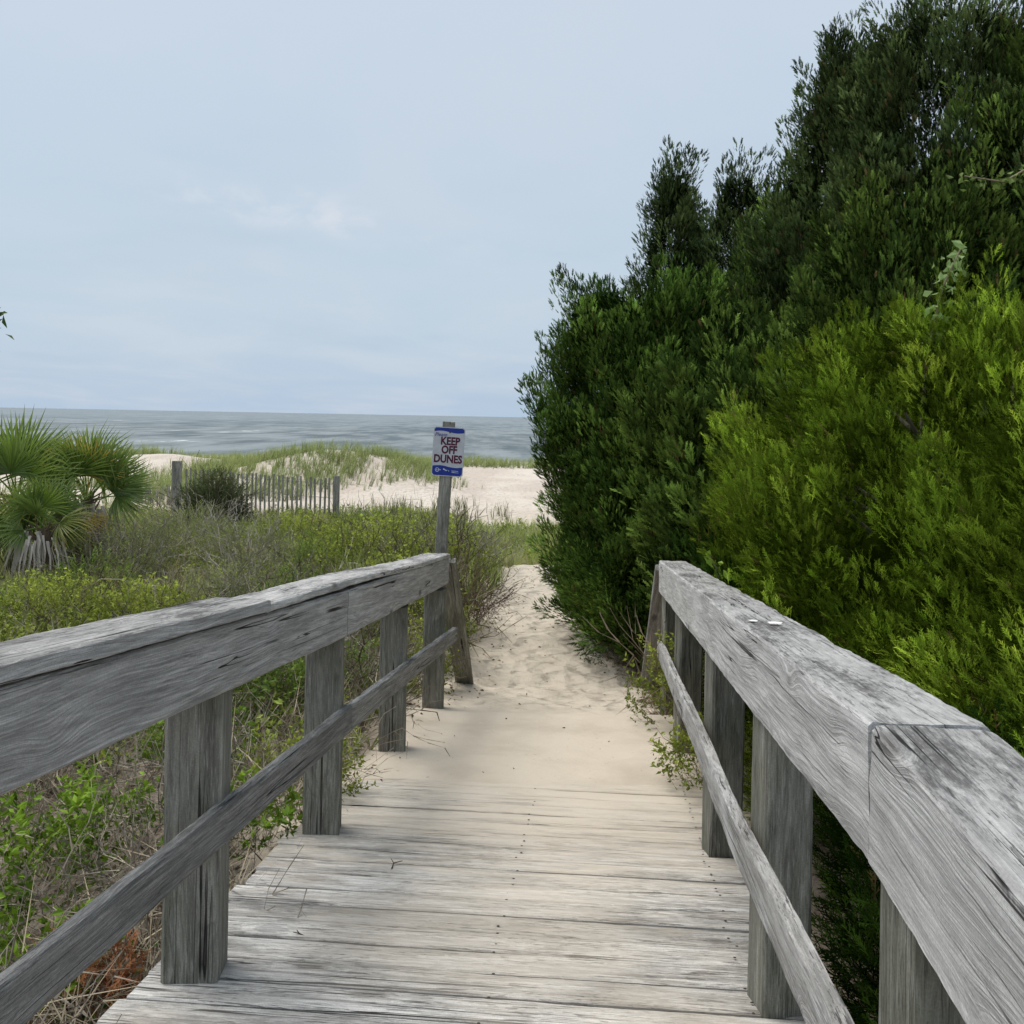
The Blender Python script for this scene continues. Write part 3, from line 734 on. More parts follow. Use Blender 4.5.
conifer('cedar_tree', 'tall cedar at the right edge of the photo behind the bright juniper', 4.35, 7.6, 1.15, 4.62, GREEN, 560, 90, .064, SPR_FAR, rounded, seed=8, spire=9)
conifer('cedar_tree', 'mid-height grey green cedar directly behind the bright juniper', 2.9, 7.2, 1.05, 3.05, GREEN, 360, 90, .060, SPR_FAR, rounded, seed=9, spire=5)
BR = [(.14, .22, .019), (.42, .57, .058)]
conifer('juniper_bush', 'bright yellow green feathery juniper overhanging the right railing', 2.30, 4.75, 1.22, 1.97, BR, 700, 88, .060, SPR_NEAR, rounded, seed=21, clip=railclip, plume_len=(.22, .42), plume_r=(.07, .12), upb=.8, spire=6, low=.05)
conifer('juniper_bush', 'bright green juniper nearest the camera at the right edge of the photo', 2.60, 3.35, 1.08, 1.74, BR, 560, 80, .056, SPR_NEAR, rounded, seed=22, clip=railclip, plume_len=(.20, .38), plume_r=(.06, .11), upb=.8, spire=6, low=.05)
conifer('juniper_bush', 'shaded dark green juniper seen between the posts of the right railing', 1.50, 2.75, .62, .55, [(.035, .075, .012), (.09, .16, .022)], 220, 45, .075, SPR_NEAR, rounded, seed=23, clip=railclip, plume_len=(.18, .32), plume_r=(.06, .10), upb=.7, low=.02)
conifer('juniper_bush', 'low juniper filling the gap below the right beam near the end posts', 1.85, 6.3, .75, .95, [(.035, .075, .012), (.09, .16, .022)], 220, 45, .085, SPR_NEAR, rounded, seed=24, clip=railclip, plume_len=(.2, .35), plume_r=(.06, .11), upb=.8, low=.02)

# ------------------------------------------------------------------ plants with leaves
def leaf_quad(L, W, fold=.15):
    """pointed leaf lying along +z from the origin, facing +y"""
    v = [(0, 0, 0), (-W / 2, fold * W, L * .42), (0, 0, L * .48), (W / 2, fold * W, L * .42), (0, -.05 * L, L)]
    return v, [(0, 2, 1), (0, 3, 2), (1, 2, 4), (2, 3, 4)]
def rot_to(d, roll=0):
    d = Vector(d).normalized(); q = d.to_track_quat('Z', 'Y').to_matrix() @ Matrix.Rotation(roll, 3, 'Z'); return np.array(q)
def sprig_tpl(rng, nleaf=12, L=.16, W=.07, stemcol=(.9, .8, .6), bushy=.5, spread=60):
    pr = []; p = np.array([0., 0, 0]); d = np.array([rng.normal(0, .2), rng.normal(0, .2), 1.])
    pts = [p.copy()]
    for i in range(5):
        d = norm(d + rng.normal(0, .18, 3)); p = p + d * .2; pts.append(p.copy())
    for i in range(5): pr.append(needle(pts[i], pts[i + 1] + (pts[i + 1] - pts[i]) * .1, .018 * (1 - i * .12), stemcol, stemcol))
    for i in range(nleaf):
        s = rng.uniform(.25, 1.); j = min(4, int(s * 5)); q = pts[j] + (pts[j + 1] - pts[j]) * (s * 5 - j if s < 1 else 1)
        an = i * 2.4 + rng.normal(0, .4); tl = R(rng.uniform(spread - 25, spread + 25))
        dd = np.array([math.cos(an) * math.sin(tl), math.sin(an) * math.sin(tl), math.cos(tl)])
        v, t = leaf_quad(L * rng.uniform(.7, 1.2), W * rng.uniform(.8, 1.2)); M3 = rot_to(dd, rng.uniform(-.5, .5) + an)
        sh = rng.uniform(.65, 1.15) * (.65 + .4 * s)
        pr.append(((np.array(v) @ M3.T) + q, t, [sh, sh, sh * .9]))
    return tpl(pr)
def grass_tpl(rng, n=9, w=.03, lean=.35, col=1.):
    pr = []
    for i in range(n):
        an = rng.uniform(0, 2 * math.pi); L = rng.uniform(.55, 1.1); le = rng.uniform(.05, lean)
        b = np.array([rng.normal(0, .05), rng.normal(0, .05), 0]); o = np.array([math.cos(an), math.sin(an), 0]); sd = np.array([-o[1], o[0], 0]) * w / 2
        p1 = b + np.array([0, 0, L * .5]) + o * L * le * .35; p2 = b + np.array([0, 0, L * (.95 - le * .4)]) + o * L * le * 1.3
        sh = rng.uniform(.75, 1.2) * col
        pr.append(([b - sd, b + sd, p1 - sd * .8, p1 + sd * .8, p2], [(0, 1, 3), (0, 3, 2), (2, 3, 4)], [[sh * .6] * 3, [sh * .6] * 3, [sh * .9] * 3, [sh * .9] * 3, [sh * 1.2, sh * 1.1, sh]]))
    return tpl(pr)
def twig_tpl(rng, n=6, w=.016):
    """arching thin branched twig, unit length"""
    pr = []
    def run(p, d, L, k, w_, depth):
        for i in range(k):
            d = norm(d + rng.normal(0, .28, 3) + np.array([0, 0, -.06])); q = p + d * L / k
            sh = rng.uniform(.7, 1.15)
            pr.append(needle(p, q + (q - p) * .08, w_, [sh] * 3, [sh] * 3))
            s = norm(np.cross(d, [0.2, .3, 1.])) * w_ * .4
            pr.append(([p - s, q - s * .8, q + s * .8], [(0, 1, 2)], [[sh] * 3] * 3))
            if depth > 0 and rng.random() < .6: run(q, norm(d + rng.normal(0, .7, 3)), L * .4, 2, w_ * .7, depth - 1)
            p = q
    run(np.zeros(3), np.array([rng.normal(0, .6), rng.normal(0, .6), 1.]), 1., n, w, 1)
    return tpl(pr)
SPRIG = [sprig_tpl(rt, 13) for _ in range(6)]
SPRIG_SM = [sprig_tpl(rt, 20, .10, .045) for _ in range(6)]
GRASS = [grass_tpl(rt) for _ in range(6)]
GRASS_T = [grass_tpl(rt, 8, .022, .6) for _ in range(6)]
STRAW = [grass_tpl(rt, 10, .022, 1.3) for _ in range(6)]
TWIG = [twig_tpl(rt) for _ in range(8)]

def rpoints(n, x0, x1, y0, y1, dens, rng):
    X = rng.uniform(x0, x1, n); Y_ = rng.uniform(y0, y1, n)
    k = rng.random(n) < dens(X, Y_); X = X[k]; Y_ = Y_[k]
    return np.stack([X, Y_, height(X, Y_)], -1)
def ups(n, rng, s=.25): return np.stack([rng.normal(0, s, n), rng.normal(0, s, n), np.ones(n)], -1)
def patch(P, seed, f=.6): return fbm(P[:, 0] * f, P[:, 1] * f, seed)
def wedge(X, Y_, pad=1.0):      # the ground that could come into view
    return (X > -.53 * Y_ - pad) & (X < .20 * Y_ + 1.2 + pad)
def ok(X, Y_): return (path_d(X, Y_) > .06) & wedge(X, Y_)
def offdeck(X, Y_): t = X - YAW * Y_; return (Y_ > 4.3) | (t < -1.21) | (t > .68)

# -- grasses on the field (uncountable)
g = Acc(); rg_ = np.random.default_rng(31)
P = rpoints(26000, -15, 3, 5.5, 27, lambda X, Y_: ok(X, Y_) * veg(X, Y_) * np.clip((fbm(X * .5, Y_ * .5, 41) - .36) * 4, .12, 1) * np.clip(1.3 - Y_ / 40, .3, 1), rg_)
f = patch(P, 42)[:, None]; c1 = np.array([.36, .48, .12]); c2 = np.array([.55, .50, .28])
scatter(g, GRASS, P, ups(len(P), rg_), rg_.uniform(.14, .34, len(P)), (c1 + (c2 - c1) * np.clip((f - .35) * 3, 0, 1)) * rg_.uniform(.7, 1.2, (len(P), 1)), rng=rg_)
# green band across the end of the path
P = rpoints(9000, -2.5, 3.5, 13.6, 24, lambda X, Y_: sst(13.6, 15.2, Y_) * (1 - sst(20, 24, Y_)) * .9, rg_)
scatter(g, GRASS, P, ups(len(P), rg_), rg_.uniform(.12, .30, len(P)), np.array([.42, .50, .15]) * rg_.uniform(.7, 1.2, (len(P), 1)), rng=rg_)
P = rpoints(1500, -1.6, 1.8, 4.5, 9, lambda X, Y_: sst(-.06, .10, path_d(X, Y_)) * (1 - sst(.25, .6, path_d(X, Y_))) * np.clip((fbm(X * 2, Y_ * 2, 44) - .40) * 6, 0, 1), rg_)
scatter(g, GRASS, P, ups(len(P), rg_, .35), rg_.uniform(.10, .26, len(P)), np.array([.36, .46, .10]) * rg_.uniform(.7, 1.2, (len(P), 1)), rng=rg_)
P = rpoints(900, -1.8, .2, 8.6, 14.5, lambda X, Y_: sst(.0, .2, path_d(X, Y_)) * np.clip((fbm(X * 1.6, Y_ * .8, 46) - .38) * 6, 0, 1), rg_)
scatter(g, GRASS_T, P, ups(len(P), rg_, .15), rg_.uniform(.30, .62, len(P)), np.array([.36, .44, .14]) * rg_.uniform(.7, 1.2, (len(P), 1)), rng=rg_)
go = link('field_grass', g.mesh('field_grass'), None, M['leaf']); tag(go, 'green and straw coloured grass between the scrub and at the end of the path', 'grass', kind='stuff')

# -- dune grass on the mounds behind the fence
g = Acc()
def dd(X, Y_):
    a = np.clip(gauss(X, Y_, -7.3, 38, 4.2, 6) * 1.5 - .15, 0, 1) * np.clip((fbm(X * .7, Y_ * .35, 51) - .36) * 5, .04, 1)
    b = .5 * gauss(X, Y_, -4.2, 40, 3.0, 5) * np.clip((fbm(X * .8, Y_ * .4, 52) - .42) * 6, 0, 1)
    b = b * (X < -2.6)
    c_ = .6 * (X < -2.8) * np.clip((fbm(X * .5, Y_ * .25, 53) - .55) * 6, 0, 1) * (Y_ > 26) * (Y_ < 52)
    d_ = .55 * sst(56, 59, Y_) * (1 - sst(64, 67, Y_)) * np.clip((fbm(X * .22, Y_ * .1, 54) - .43) * 8, 0, 1)
    return np.clip(a + b + c_ + d_, 0, 1)
P = rpoints(60000, -34, 10, 24, 68, lambda X, Y_: dd(X, Y_) * wedge(X, Y_, 3), rg_)
tt = rg_.uniform(.75, 1.2, (len(P), 1)) * (np.array([.34, .43, .16]) + np.array([.04, .005, .0]) * patch(P, 55)[:, None])
scatter(g, GRASS_T, P, ups(len(P), rg_, .12) + np.array([.18, 0, 0]), rg_.uniform(.35, .75, len(P)), tt, rng=rg_)
P = rpoints(1400, -9, 0, 22, 31, lambda X, Y_: .25 * np.clip((fbm(X * .6, Y_ * .4, 57) - .45) * 6, 0, 1), rg_)
scatter(g, GRASS_T, P, ups(len(P), rg_, .12), rg_.uniform(.3, .65, len(P)), np.array([.19, .21, .08]), rng=rg_)
go = link('dune_grass', g.mesh('dune_grass'), None, M['leaf']); tag(go, 'tall thin sea oats growing over the pale dunes behind the fence', 'grass', kind='stuff')

# -- leafy ground cover
g = Acc()
P = rpoints(30000, -15, 2.2, 5.0, 25, lambda X, Y_: ok(X, Y_) * veg(X, Y_) * np.clip((fbm(X * .7, Y_ * .7, 61) - .38) * 4, .05, .95) * np.clip(1.25 - Y_ / 36, .3, 1), rg_)
f = patch(P, 62, .9)[:, None]; c1 = np.array([.26, .36, .06]); c2 = np.array([.52, .60, .13])
scatter(g, SPRIG, P, ups(len(P), rg_, .45), rg_.uniform(.14, .34, len(P)), (c1 + (c2 - c1) * np.clip((f - .35) * 3, 0, 1)) * rg_.uniform(.65, 1.15, (len(P), 1)), rng=rg_)
P = rpoints(2600, -6, -.6, 1.3, 6, lambda X, Y_: ok(X, Y_) * offdeck(X, Y_) * np.clip((fbm(X * 1.5, Y_ * 1.5, 63) - .50) * 5, .02, .8), rg_)
scatter(g, SPRIG, P, ups(len(P), rg_, .5), rg_.uniform(.08, .2, len(P)), np.array([.30, .44, .07]) * rg_.uniform(.7, 1.3, (len(P), 1)), rng=rg_)
go = link('ground_cover', g.mesh('ground_cover'), None, M['leaf']); tag(go, 'low tangled leafy ground cover left of the boardwalk', 'ground cover', kind='stuff')

# -- dry stalks, twigs and straw
g = Acc()
P = rpoints(21000, -6.5, -.6, 1.2, 8, lambda X, Y_: ok(X, Y_) * offdeck(X, Y_) * np.clip((fbm(X * 1.2, Y_ * 1.2, 71) - .34) * 3.5, .1, .95), rg_)
gr = np.array([.42, .37, .30])
scatter(g, TWIG, P + [0, 0, .01], ups(len(P), rg_, 1.3), rg_.uniform(.14, .50, len(P)), gr * rg_.uniform(.45, 1.25, (len(P), 1)), rng=rg_)
P = rpoints(7000, -6.5, -.6, 1.2, 7, lambda X, Y_: ok(X, Y_) * offdeck(X, Y_) * np.clip((fbm(X * 1.4, Y_ * 1.4, 72) - .42) * 5, .04, .95), rg_)
scatter(g, STRAW, P, ups(len(P), rg_, .5), rg_.uniform(.12, .34, len(P)), np.array([.46, .40, .30]) * rg_.uniform(.4, 1.15, (len(P), 1)), rng=rg_)
P = rpoints(4200, -15, 2, 7, 24, lambda X, Y_: ok(X, Y_) * veg(X, Y_) * np.clip((fbm(X * .6, Y_ * .6, 73) - .42) * 5, .04, .9) * np.clip(1.2 - Y_ / 34, .3, 1), rg_)
scatter(g, TWIG, P, ups(len(P), rg_, .7), rg_.uniform(.25, .6, len(P)), np.array([.50, .45, .37]) * rg_.uniform(.5, 1.2, (len(P), 1)), rng=rg_)
# bank beside the path, and the brown needles under the cedar
P = rpoints(700, -1.8, .1, 7.5, 13.5, lambda X, Y_: (path_d(X, Y_) > -.02) * .7, rg_)
scatter(g, TWIG, P, ups(len(P), rg_, .8), rg_.uniform(.15, .45, len(P)), np.array([.20, .15, .12]) * rg_.uniform(.5, 1.2, (len(P), 1)), rng=rg_)
P = rpoints(5200, .75, 2.2, 6.6, 10.5, lambda X, Y_: np.clip((path_d(X, Y_) + .28) * 2, 0, .9), rg_)
scatter(g, STRAW, P, ups(len(P), rg_, 1.0), rg_.uniform(.05, .14, len(P)), np.array([.27, .20, .13]) * rg_.uniform(.5, 1.2, (len(P), 1)), rng=rg_)
go = link('dry_stalks', g.mesh('dry_stalks'), None, M['dry']); tag(go, 'dry grey brown twigs and straw tangled on the ground left of the boardwalk', 'dry stalks', kind='stuff')

# -- litter crumbs on the ground and a few on the sand / boards
g = Acc()
v, t = leaf_quad(1, .5); LIT = [(np.array(v, float), np.array(t), np.ones((5, 3)))]
P = rpoints(16000, -6, -.4, 1.2, 7, lambda X, Y_: ok(X, Y_) * offdeck(X, Y_) * .9, rg_)
D = rg_.normal(0, 1, (len(P), 3)); D[:, 2] *= .25
scatter(g, LIT, P + [0, 0, .006], D, rg_.uniform(.015, .05, len(P)), np.array([.27, .21, .165]) * rg_.uniform(.35, 1.5, (len(P), 1)), rng=rg_)
P = rpoints(4200, -1.0, 2.0, 6.6, 13.5, lambda X, Y_: np.clip(.16 + (path_d(X, Y_) + .35) * 1.5, .03, .9), rg_)
D = rg_.normal(0, 1, (len(P), 3)); D[:, 2] *= .15
scatter(g, LIT, P + [0, 0, .006], D, rg_.uniform(.012, .04, len(P)), np.array([.20, .14, .09]) * rg_.uniform(.35, 1.4, (len(P), 1)), rng=rg_)
P = rpoints(500, -.8, 1.0, 4.6, 6.8, lambda X, Y_: np.clip(.04 + (path_d(X, Y_) + .30) * 1.6, .03, .9), rg_)
D = rg_.normal(0, 1, (len(P), 3)); D[:, 2] *= .1
scatter(g, LIT, P + [0, 0, .004], D, rg_.uniform(.01, .035, len(P)), np.array([.18, .12, .08]) * rg_.uniform(.35, 1.4, (len(P), 1)), rng=rg_)
go = link('leaf_litter', g.mesh('leaf_litter'), None, M['dry']); tag(go, 'fallen brown leaves and crumbs scattered on soil and sand', 'leaf litter', kind='stuff')

# -- individual shrubs
def shrub(name, label, X, Yy, r, h, cols, n, temps=SPRIG_SM, size=.2, twigs=60, tcol=(.2, .17, .13), group=None, seed=0, cat='shrub', flat=1., sizej=.4, core=False):
    rng = np.random.default_rng(seed); zb = float(height(X, Yy))
    th = thing(name, label, cat, (X, Yy, zb), group)
    a = Acc(); ph = rng.uniform(0, 2 * math.pi, twigs); rad = np.sqrt(rng.random(twigs)) * r * .55
    Pt = np.stack([rad * np.cos(ph), rad * np.sin(ph), rng.uniform(-.02, h * .35, twigs)], -1)
    scatter(a, TWIG, Pt, np.stack([np.cos(ph), np.sin(ph), rng.uniform(.6, 2.5, twigs)], -1), rng.uniform(.6, 1.15, twigs) * h, np.array(tcol) * rng.uniform(.6, 1.2, (twigs, 1)), rng=rng)
    c = Acc()
    if twigs > 45: link('stems', a.mesh('stems'), th, M['dry'])
    elif a.V: c = a
    if core:
        nz = np.array([mnoise.noise(Vector(v) * 2.5 + Vector((seed, 0, 0))) for v in ICV])
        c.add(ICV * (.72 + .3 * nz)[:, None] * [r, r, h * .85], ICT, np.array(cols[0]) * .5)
    u = rng.normal(0, 1, (n, 3)); u = norm(u); u[:, 2] = np.abs(u[:, 2]); q = rng.uniform(.35, 1., n) ** .6
    lump = .75 + .5 * fbm(u[:, 0] * 2.2 + seed, u[:, 1] * 2.2 + u[:, 2] * 2, 5, 3)
    Pl = u * (q * lump)[:, None] * np.array([r, r, h * .85])
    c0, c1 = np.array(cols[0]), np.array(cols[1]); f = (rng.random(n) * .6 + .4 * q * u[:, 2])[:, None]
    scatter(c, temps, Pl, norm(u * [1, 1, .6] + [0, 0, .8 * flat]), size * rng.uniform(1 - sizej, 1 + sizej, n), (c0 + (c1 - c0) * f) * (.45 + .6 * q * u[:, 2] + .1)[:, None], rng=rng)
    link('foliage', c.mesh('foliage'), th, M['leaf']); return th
def at(x, y, Z):
    """ground position seen at photo pixel column x, distance Z"""
    return (x - 512) / 1024 * Z
# dark vine mound beside the fence
shrub('vine_mound', 'dark rounded vine-covered bush growing over the left part of the dune fence', at(214, 0, 22), 22, .72, 1.22, [(.055, .08, .026), (.17, .21, .08)], 2200, SPRIG_SM, .27, 40, (.10, .085, .06), seed=101, cat='bush', core=True)
GS = 'scrub bushes in the field left of the boardwalk'
YG = [(.24, .33, .05), (.60, .68, .12)]; MG = [(.14, .25, .05), (.36, .50, .10)]; GB = [(.22, .27, .10), (.44, .50, .20)]
LB = {0: 'yellow green leafy scrub bush among the tangled growth left of the boardwalk', 1: 'mid green leafy scrub bush among the tangled growth left of the boardwalk', 2: 'grey brown twiggy scrub bush among the tangled growth left of the boardwalk'}
rs = np.random.default_rng(77); k = 0
spots = [(300, 17.5, .8, .50, 0), (345, 15, .7, .50, 0), (395, 16.5, .7, .55, 0), (250, 14, .8, .5, 2), (180, 15.5, .9, .6, 2), (130, 13.5, .8, .5, 2), (100, 11.5, .6, .4, 1),
         (330, 12, .6, .45, 1), (380, 11.5, .6, .42, 0), (270, 11, .6, .42, 2), (210, 10.5, .6, .4, 2), (150, 9.5, .5, .35, 0), (60, 9.5, .6, .35, 0), (300, 9.5, .5, .4, 1),
         (405, 9.6, .42, .42, 0), (345, 8.4, .45, .38, 2), (360, 19.5, .8, .55, 1), (425, 19, .7, .5, 0), (450, 16.0, .55, .5, 0), (200, 18.5, .9, .6, 2), (235, 8.4, .45, .34, 1),
         (300, 7.0, .40, .40, 2), (345, 6.6, .35, .36, 1), (250, 6.2, .38, .34, 1), (415, 13.5, .5, .5, 2), (455, 12.0, .42, .50, 0), (474, 13.2, .35, .45, 2)]
for (px, Z, r, h, c_) in spots:
    cols = (YG, MG, GB)[c_]
    h = h * 1.55 * (.8 if Z > 14 else 1)
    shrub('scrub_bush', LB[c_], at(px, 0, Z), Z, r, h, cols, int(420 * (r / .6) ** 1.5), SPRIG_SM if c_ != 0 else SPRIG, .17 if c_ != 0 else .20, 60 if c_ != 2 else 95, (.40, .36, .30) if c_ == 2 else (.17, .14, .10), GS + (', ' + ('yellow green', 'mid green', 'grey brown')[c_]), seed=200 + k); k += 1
# reddish twiggy bush beside the path, behind the end of the left railing
shrub('twiggy_bush', 'reddish brown bare twiggy bush on the sand bank right of the sign post', -.42, 9.9, .38, .55, [(.10, .10, .04), (.18, .17, .06)], 60, SPRIG_SM, .13, 150, (.20, .14, .115), seed=301, cat='bush')
shrub('weedy_plant', 'green weeds growing around the last post and brace of the left railing', -.72, 7.5, .30, .45, YG, 130, SPRIG, .16, 40, (.2, .17, .1), seed=302, cat='plant')
shrub('weedy_plant', 'green leafy weeds on the bank immediately behind the sign post', -.80, 8.7, .46, .78, YG, 330, SPRIG, .2, 50, (.2, .17, .1), seed=303, cat='plant')
shrub('weedy_plant', 'light green weeds beside the third post of the left railing', -.90, 4.6, .22, .24, YG, 130, SPRIG, .13, 30, (.25, .2, .14), seed=304, cat='plant')
shrub('weedy_plant', 'bright green grassy weeds at the sand edge beside the right lower rail', 1.02, 4.9, .24, .30, YG, 240, SPRIG, .13, 30, (.25, .2, .14), seed=305, cat='plant')
shrub('weedy_plant', 'taller light green weeds climbing between the end posts of the right railing', 1.10, 6.3, .30, .66, YG, 300, SPRIG, .15, 40, (.25, .2, .14), seed=306, cat='plant')
shrub('weedy_plant', 'small grey green plant at the foot of the broad cedar by the path', .92, 9.0, .28, .14, [(.10, .14, .07), (.20, .25, .13)], 60, SPRIG, .13, 8, (.25, .2, .14), seed=307, cat='plant')
# near plants at the lower left
near = [(-1.70, 3.72, .16, .30, 'tall broad leafed green plant between dry grass at the lower left of the first post'),
        (-1.66, 4.25, .12, .24, 'bright green seedling on the bare soil left of the first post'),
        (-1.98, 3.95, .22, .34, 'light green bushy plant at the left edge of the photo'),
        (-2.10, 5.4, .2, .32, 'green seedling clump visible right under the left top beam'),
        (-1.52, 5.1, .13, .24, 'small green seedling directly left of the first post and under the beam'),
        (-1.40, 3.16, .20, .16, 'bright green leafy plants in front of the rusty dead cedar branch'),
        (-1.42, 6.0, .30, .50, 'dark green leafy bush between the first and second posts of the left railing'),
        (-1.02, 4.05, .14, .20, 'light green plant at the edge of the planks between the first two left posts')]
for k, (x, y, r, h, lb) in enumerate(near):
    shrub('leafy_plant', lb, x, y, r, h, [(.14, .27, .022), (.34, .52, .05)] if k != 6 else MG, 80 if k != 6 else 260, SPRIG, .20, 8, (.3, .26, .18), seed=400 + k, cat='plant')
# rusty dead cedar branch
rng = np.random.default_rng(500); zb = float(height(-1.20, 3.08))
th = thing('dead_branch', 'rust coloured dead cedar branch lying beside the planks at lower left', 'branch', (-1.20, 3.08, zb))
a = Acc(); tube(a, [(-.22, -.05, .03), (-.05, .0, .08), (.12, .02, .07)], [.008, .006, .003], (.12, .08, .06), 6); link('stem', a.mesh('stem', True), th, M['dry'])
a = Acc(); n = 260; Pq = np.stack([rng.uniform(-.16, .12, n), rng.normal(0, .045, n), rng.uniform(.05, .24, n)], -1)
scatter(a, SPR_NEAR, Pq, rng.normal(0, 1, (n, 3)) + [.3, 0, .2], rng.uniform(.04, .08, n), np.array([.40, .165, .075]) * rng.uniform(.5, 1.3, (n, 1)), rng=rng)
link('dead_foliage', a.mesh('dead_foliage'), th, M['dry'])
# pale arching dead stalks near the camera
stk = [[(-1.90, 4.0, 0.0), (-1.87, 4.0, .25), (-1.84, 4.0, .40)], [(-1.42, 3.3, .05), (-1.3, 3.35, .14), (-1.15, 3.4, .18), (-1.05, 3.42, .19)], [(-1.12, 3.1, .02), (-1.25, 3.2, .16), (-1.45, 3.3, .22)],
       [(-1.70, 5.0, 0), (-1.62, 4.9, .35), (-1.48, 4.85, .42), (-1.40, 4.8, .25)], [(-1.8, 4.4, 0), (-1.6, 4.4, .08), (-1.3, 4.5, .10)]]
ls = ['upright pale dead stalk standing at the left edge below the beam', 'long pale arching dead stalk crossing the rusty branch', 'pale dead stalk bending over the green leaves at bottom left', 'arching dead stem under the beam left of the first post', 'dead stick lying on the soil left of the first post']
for q, pts in enumerate(stk):
    z0 = float(height(pts[0][0], pts[0][1])); a = Acc(); b = pts[0]
    tube(a, [(p[0] - b[0], p[1] - b[1], p[2]) for p in pts], list(np.linspace(.005, .002, len(pts))), (.42, .36, .27), 6)
    o = link('dead_stalk', a.mesh('dead_stalk', True), None, M['dry']); o.location = (b[0], b[1], z0); tag(o, ls[q], 'stalk')
# arching pale stalk and bare stems in the middle field
pz = float(height(at(230, 0, 9.5), 9.5)); a = Acc()
tube(a, [(-.25, 0, .5), (-.1, 0, .60), (.1, 0, .60), (.28, 0, .48), (.42, 0, .32), (.5, .02, 0)], [.005] * 6, (.42, .36, .25), 5)
o = link('dead_stalk', a.mesh('dead_stalk', True), None, M['dry']); o.location = (at(115, 0, 9.5), 9.5, pz); tag(o, 'long pale stalk arching above the scrub right of the palm', 'stalk')
# twigs lying on the deck
for q, (px, Z, an, L, lb) in enumerate([(-.72, 3.65, 1.1, .07, 'forked dark twig lying on the planks near the second left post'),                                        (-.85, 3.05, 2.4, .05, 'curled dark twig on the planks beside the first left post')]):
    a = Acc(); w_ = wp(px, Z, .006)
    tube(a, [(0, 0, 0), (L * .5, L * .2, .006), (L, 0, .004)], [.0026, .002, .0012], (.05, .035, .03), 5); tube(a, [(L * .5, L * .2, .006), (L * .7, L * .5, .012)], [.0016, .001], (.05, .035, .03), 5)
    o = link('fallen_twig', a.mesh('fallen_twig', True), None, M['dry']); o.location = w_; o.rotation_euler = (0, 0, an); tag(o, lb, 'twig')
# sapling with pale leaves poking out of the juniper, and a vine higher up
def vine(name, label, base, pts, leafs, L, col, seed, cat):
    rng = np.random.default_rng(seed); th = thing(name, label, cat, base); a = Acc()
    pts = np.array(pts, float); tube(a, pts, list(np.linspace(.011, .004, len(pts))), (.30, .25, .17), 6); link('stem', a.mesh('stem', True), th, M['dry'])
    c = Acc(); P = []; 
    for i in range(leafs):
        s = rng.uniform(.5, 1) * (len(pts) - 1); j = min(len(pts) - 2, int(s)); P.append(pts[j] + (pts[j + 1] - pts[j]) * (s - j) + rng.normal(0, .025, 3))
    D = rng.normal(0, 1, (leafs, 3)) + [0, 0, -.4]
    v, t = leaf_quad(1, .62, .2); scatter(c, [(np.array(v, float), np.array(t), np.ones((5, 3)))], np.array(P), D, L * rng.uniform(.6, 1.2, leafs), np.array(col) * 1.2 * rng.uniform(.7, 1.2, (leafs, 1)), rng=rng)
    link('leaves', c.mesh('leaves'), th, M['leaf'])
zb = float(height(1.98, 4.9))
vine('leafy_sapling', 'pale leaved sapling poking out above the bright juniper', (1.98, 4.9, zb), [(0, 0, 0), (-.05, .0, 1.4), (-.10, -.25, 2.2), (-.06, -.30, 2.5), (.02, -.30, 2.68)], 90, .05, (.30, .42, .16), 601, 'sapling')
zb = float(height(3.3, 6.3))
vine('climbing_vine', 'yellow green leaved vine hanging in the tall cedar at the right edge', (3.05, 5.95, zb), [(0.2, 0, 0), (.25, 0, 2.0), (.2, 0, 3.6), (.0, 0, 3.55), (-.22, 0, 3.42), (-.45, 0, 3.45)], 60, .045, (.17, .24, .06), 602, 'vine')
zb = float(height(1.3, 6.3))
vine('climbing_vine', 'bright green vine shoot resting on the far end of the right beam', (1.17, 6.05, zb), [(0.15, 0, 0), (.14, 0, .6), (.06, 0, 1.02), (.0, -.02, 1.12)], 12, .075, (.26, .40, .05), 603, 'vine')

# ------------------------------------------------------------------ palms
def frond(rng, L, nseg, col, tipcol, droop, span=200, wid=.048):
    """fan leaf on a stalk; base at origin, stalk along +x, blade spreading about +x, z up"""
    A = Acc(); pet = .62 * L
    tube(A, [(0, 0, 0), (pet * .5, 0, .03), (pet, 0, 0)], [.013, .010, .008], np.array(col) * 1.3, 5)
    for i in range(nseg):
        a = R(-span / 2 + span * i / (nseg - 1)) + rng.normal(0, .02); l = L * (.78 + .22 * math.cos(a * .6)) * rng.uniform(.88, 1.08)
        d = np.array([math.cos(a), math.sin(a), 0]); n_ = np.array([-d[1], d[0], 0]); w = wid * L
        dr = droop * rng.uniform(.6, 1.5); zt = .10 * math.cos(a * 1.2) * L
        ps = [np.array([pet, 0, 0])]
        for s in (.35, .7, 1.): ps.append(np.array([pet, 0, 0]) + d * l * s * (1 - .12 * dr * s) + np.array([0, 0, zt * s - dr * l * s ** 2.6]))
        ws = [.15, 1., .62, .02]; V = []; 
        for p, ww in zip(ps, ws):
            V += [p - n_ * w * ww * .5 + [0, 0, .25 * w * ww], p - np.array([0, 0, .1 * w * ww]), p + n_ * w * ww * .5 + [0, 0, .25 * w * ww]]
        T = []
        for k in range(3):
            for m_ in (0, 1):
                a0 = k * 3 + m_; T += [(a0, a0 + 1, a0 + 4), (a0, a0 + 4, a0 + 3)]
        cc = np.array(col) * rng.uniform(.75, 1.2); ct = np.array(tipcol)
        C_ = np.concatenate([np.tile(cc * .75, (3, 1)), np.tile(cc, (3, 1)), np.tile(cc * .8 + ct * .2, (3, 1)), np.tile(ct, (3, 1))])
        A.add(V, T, C_)
    return A
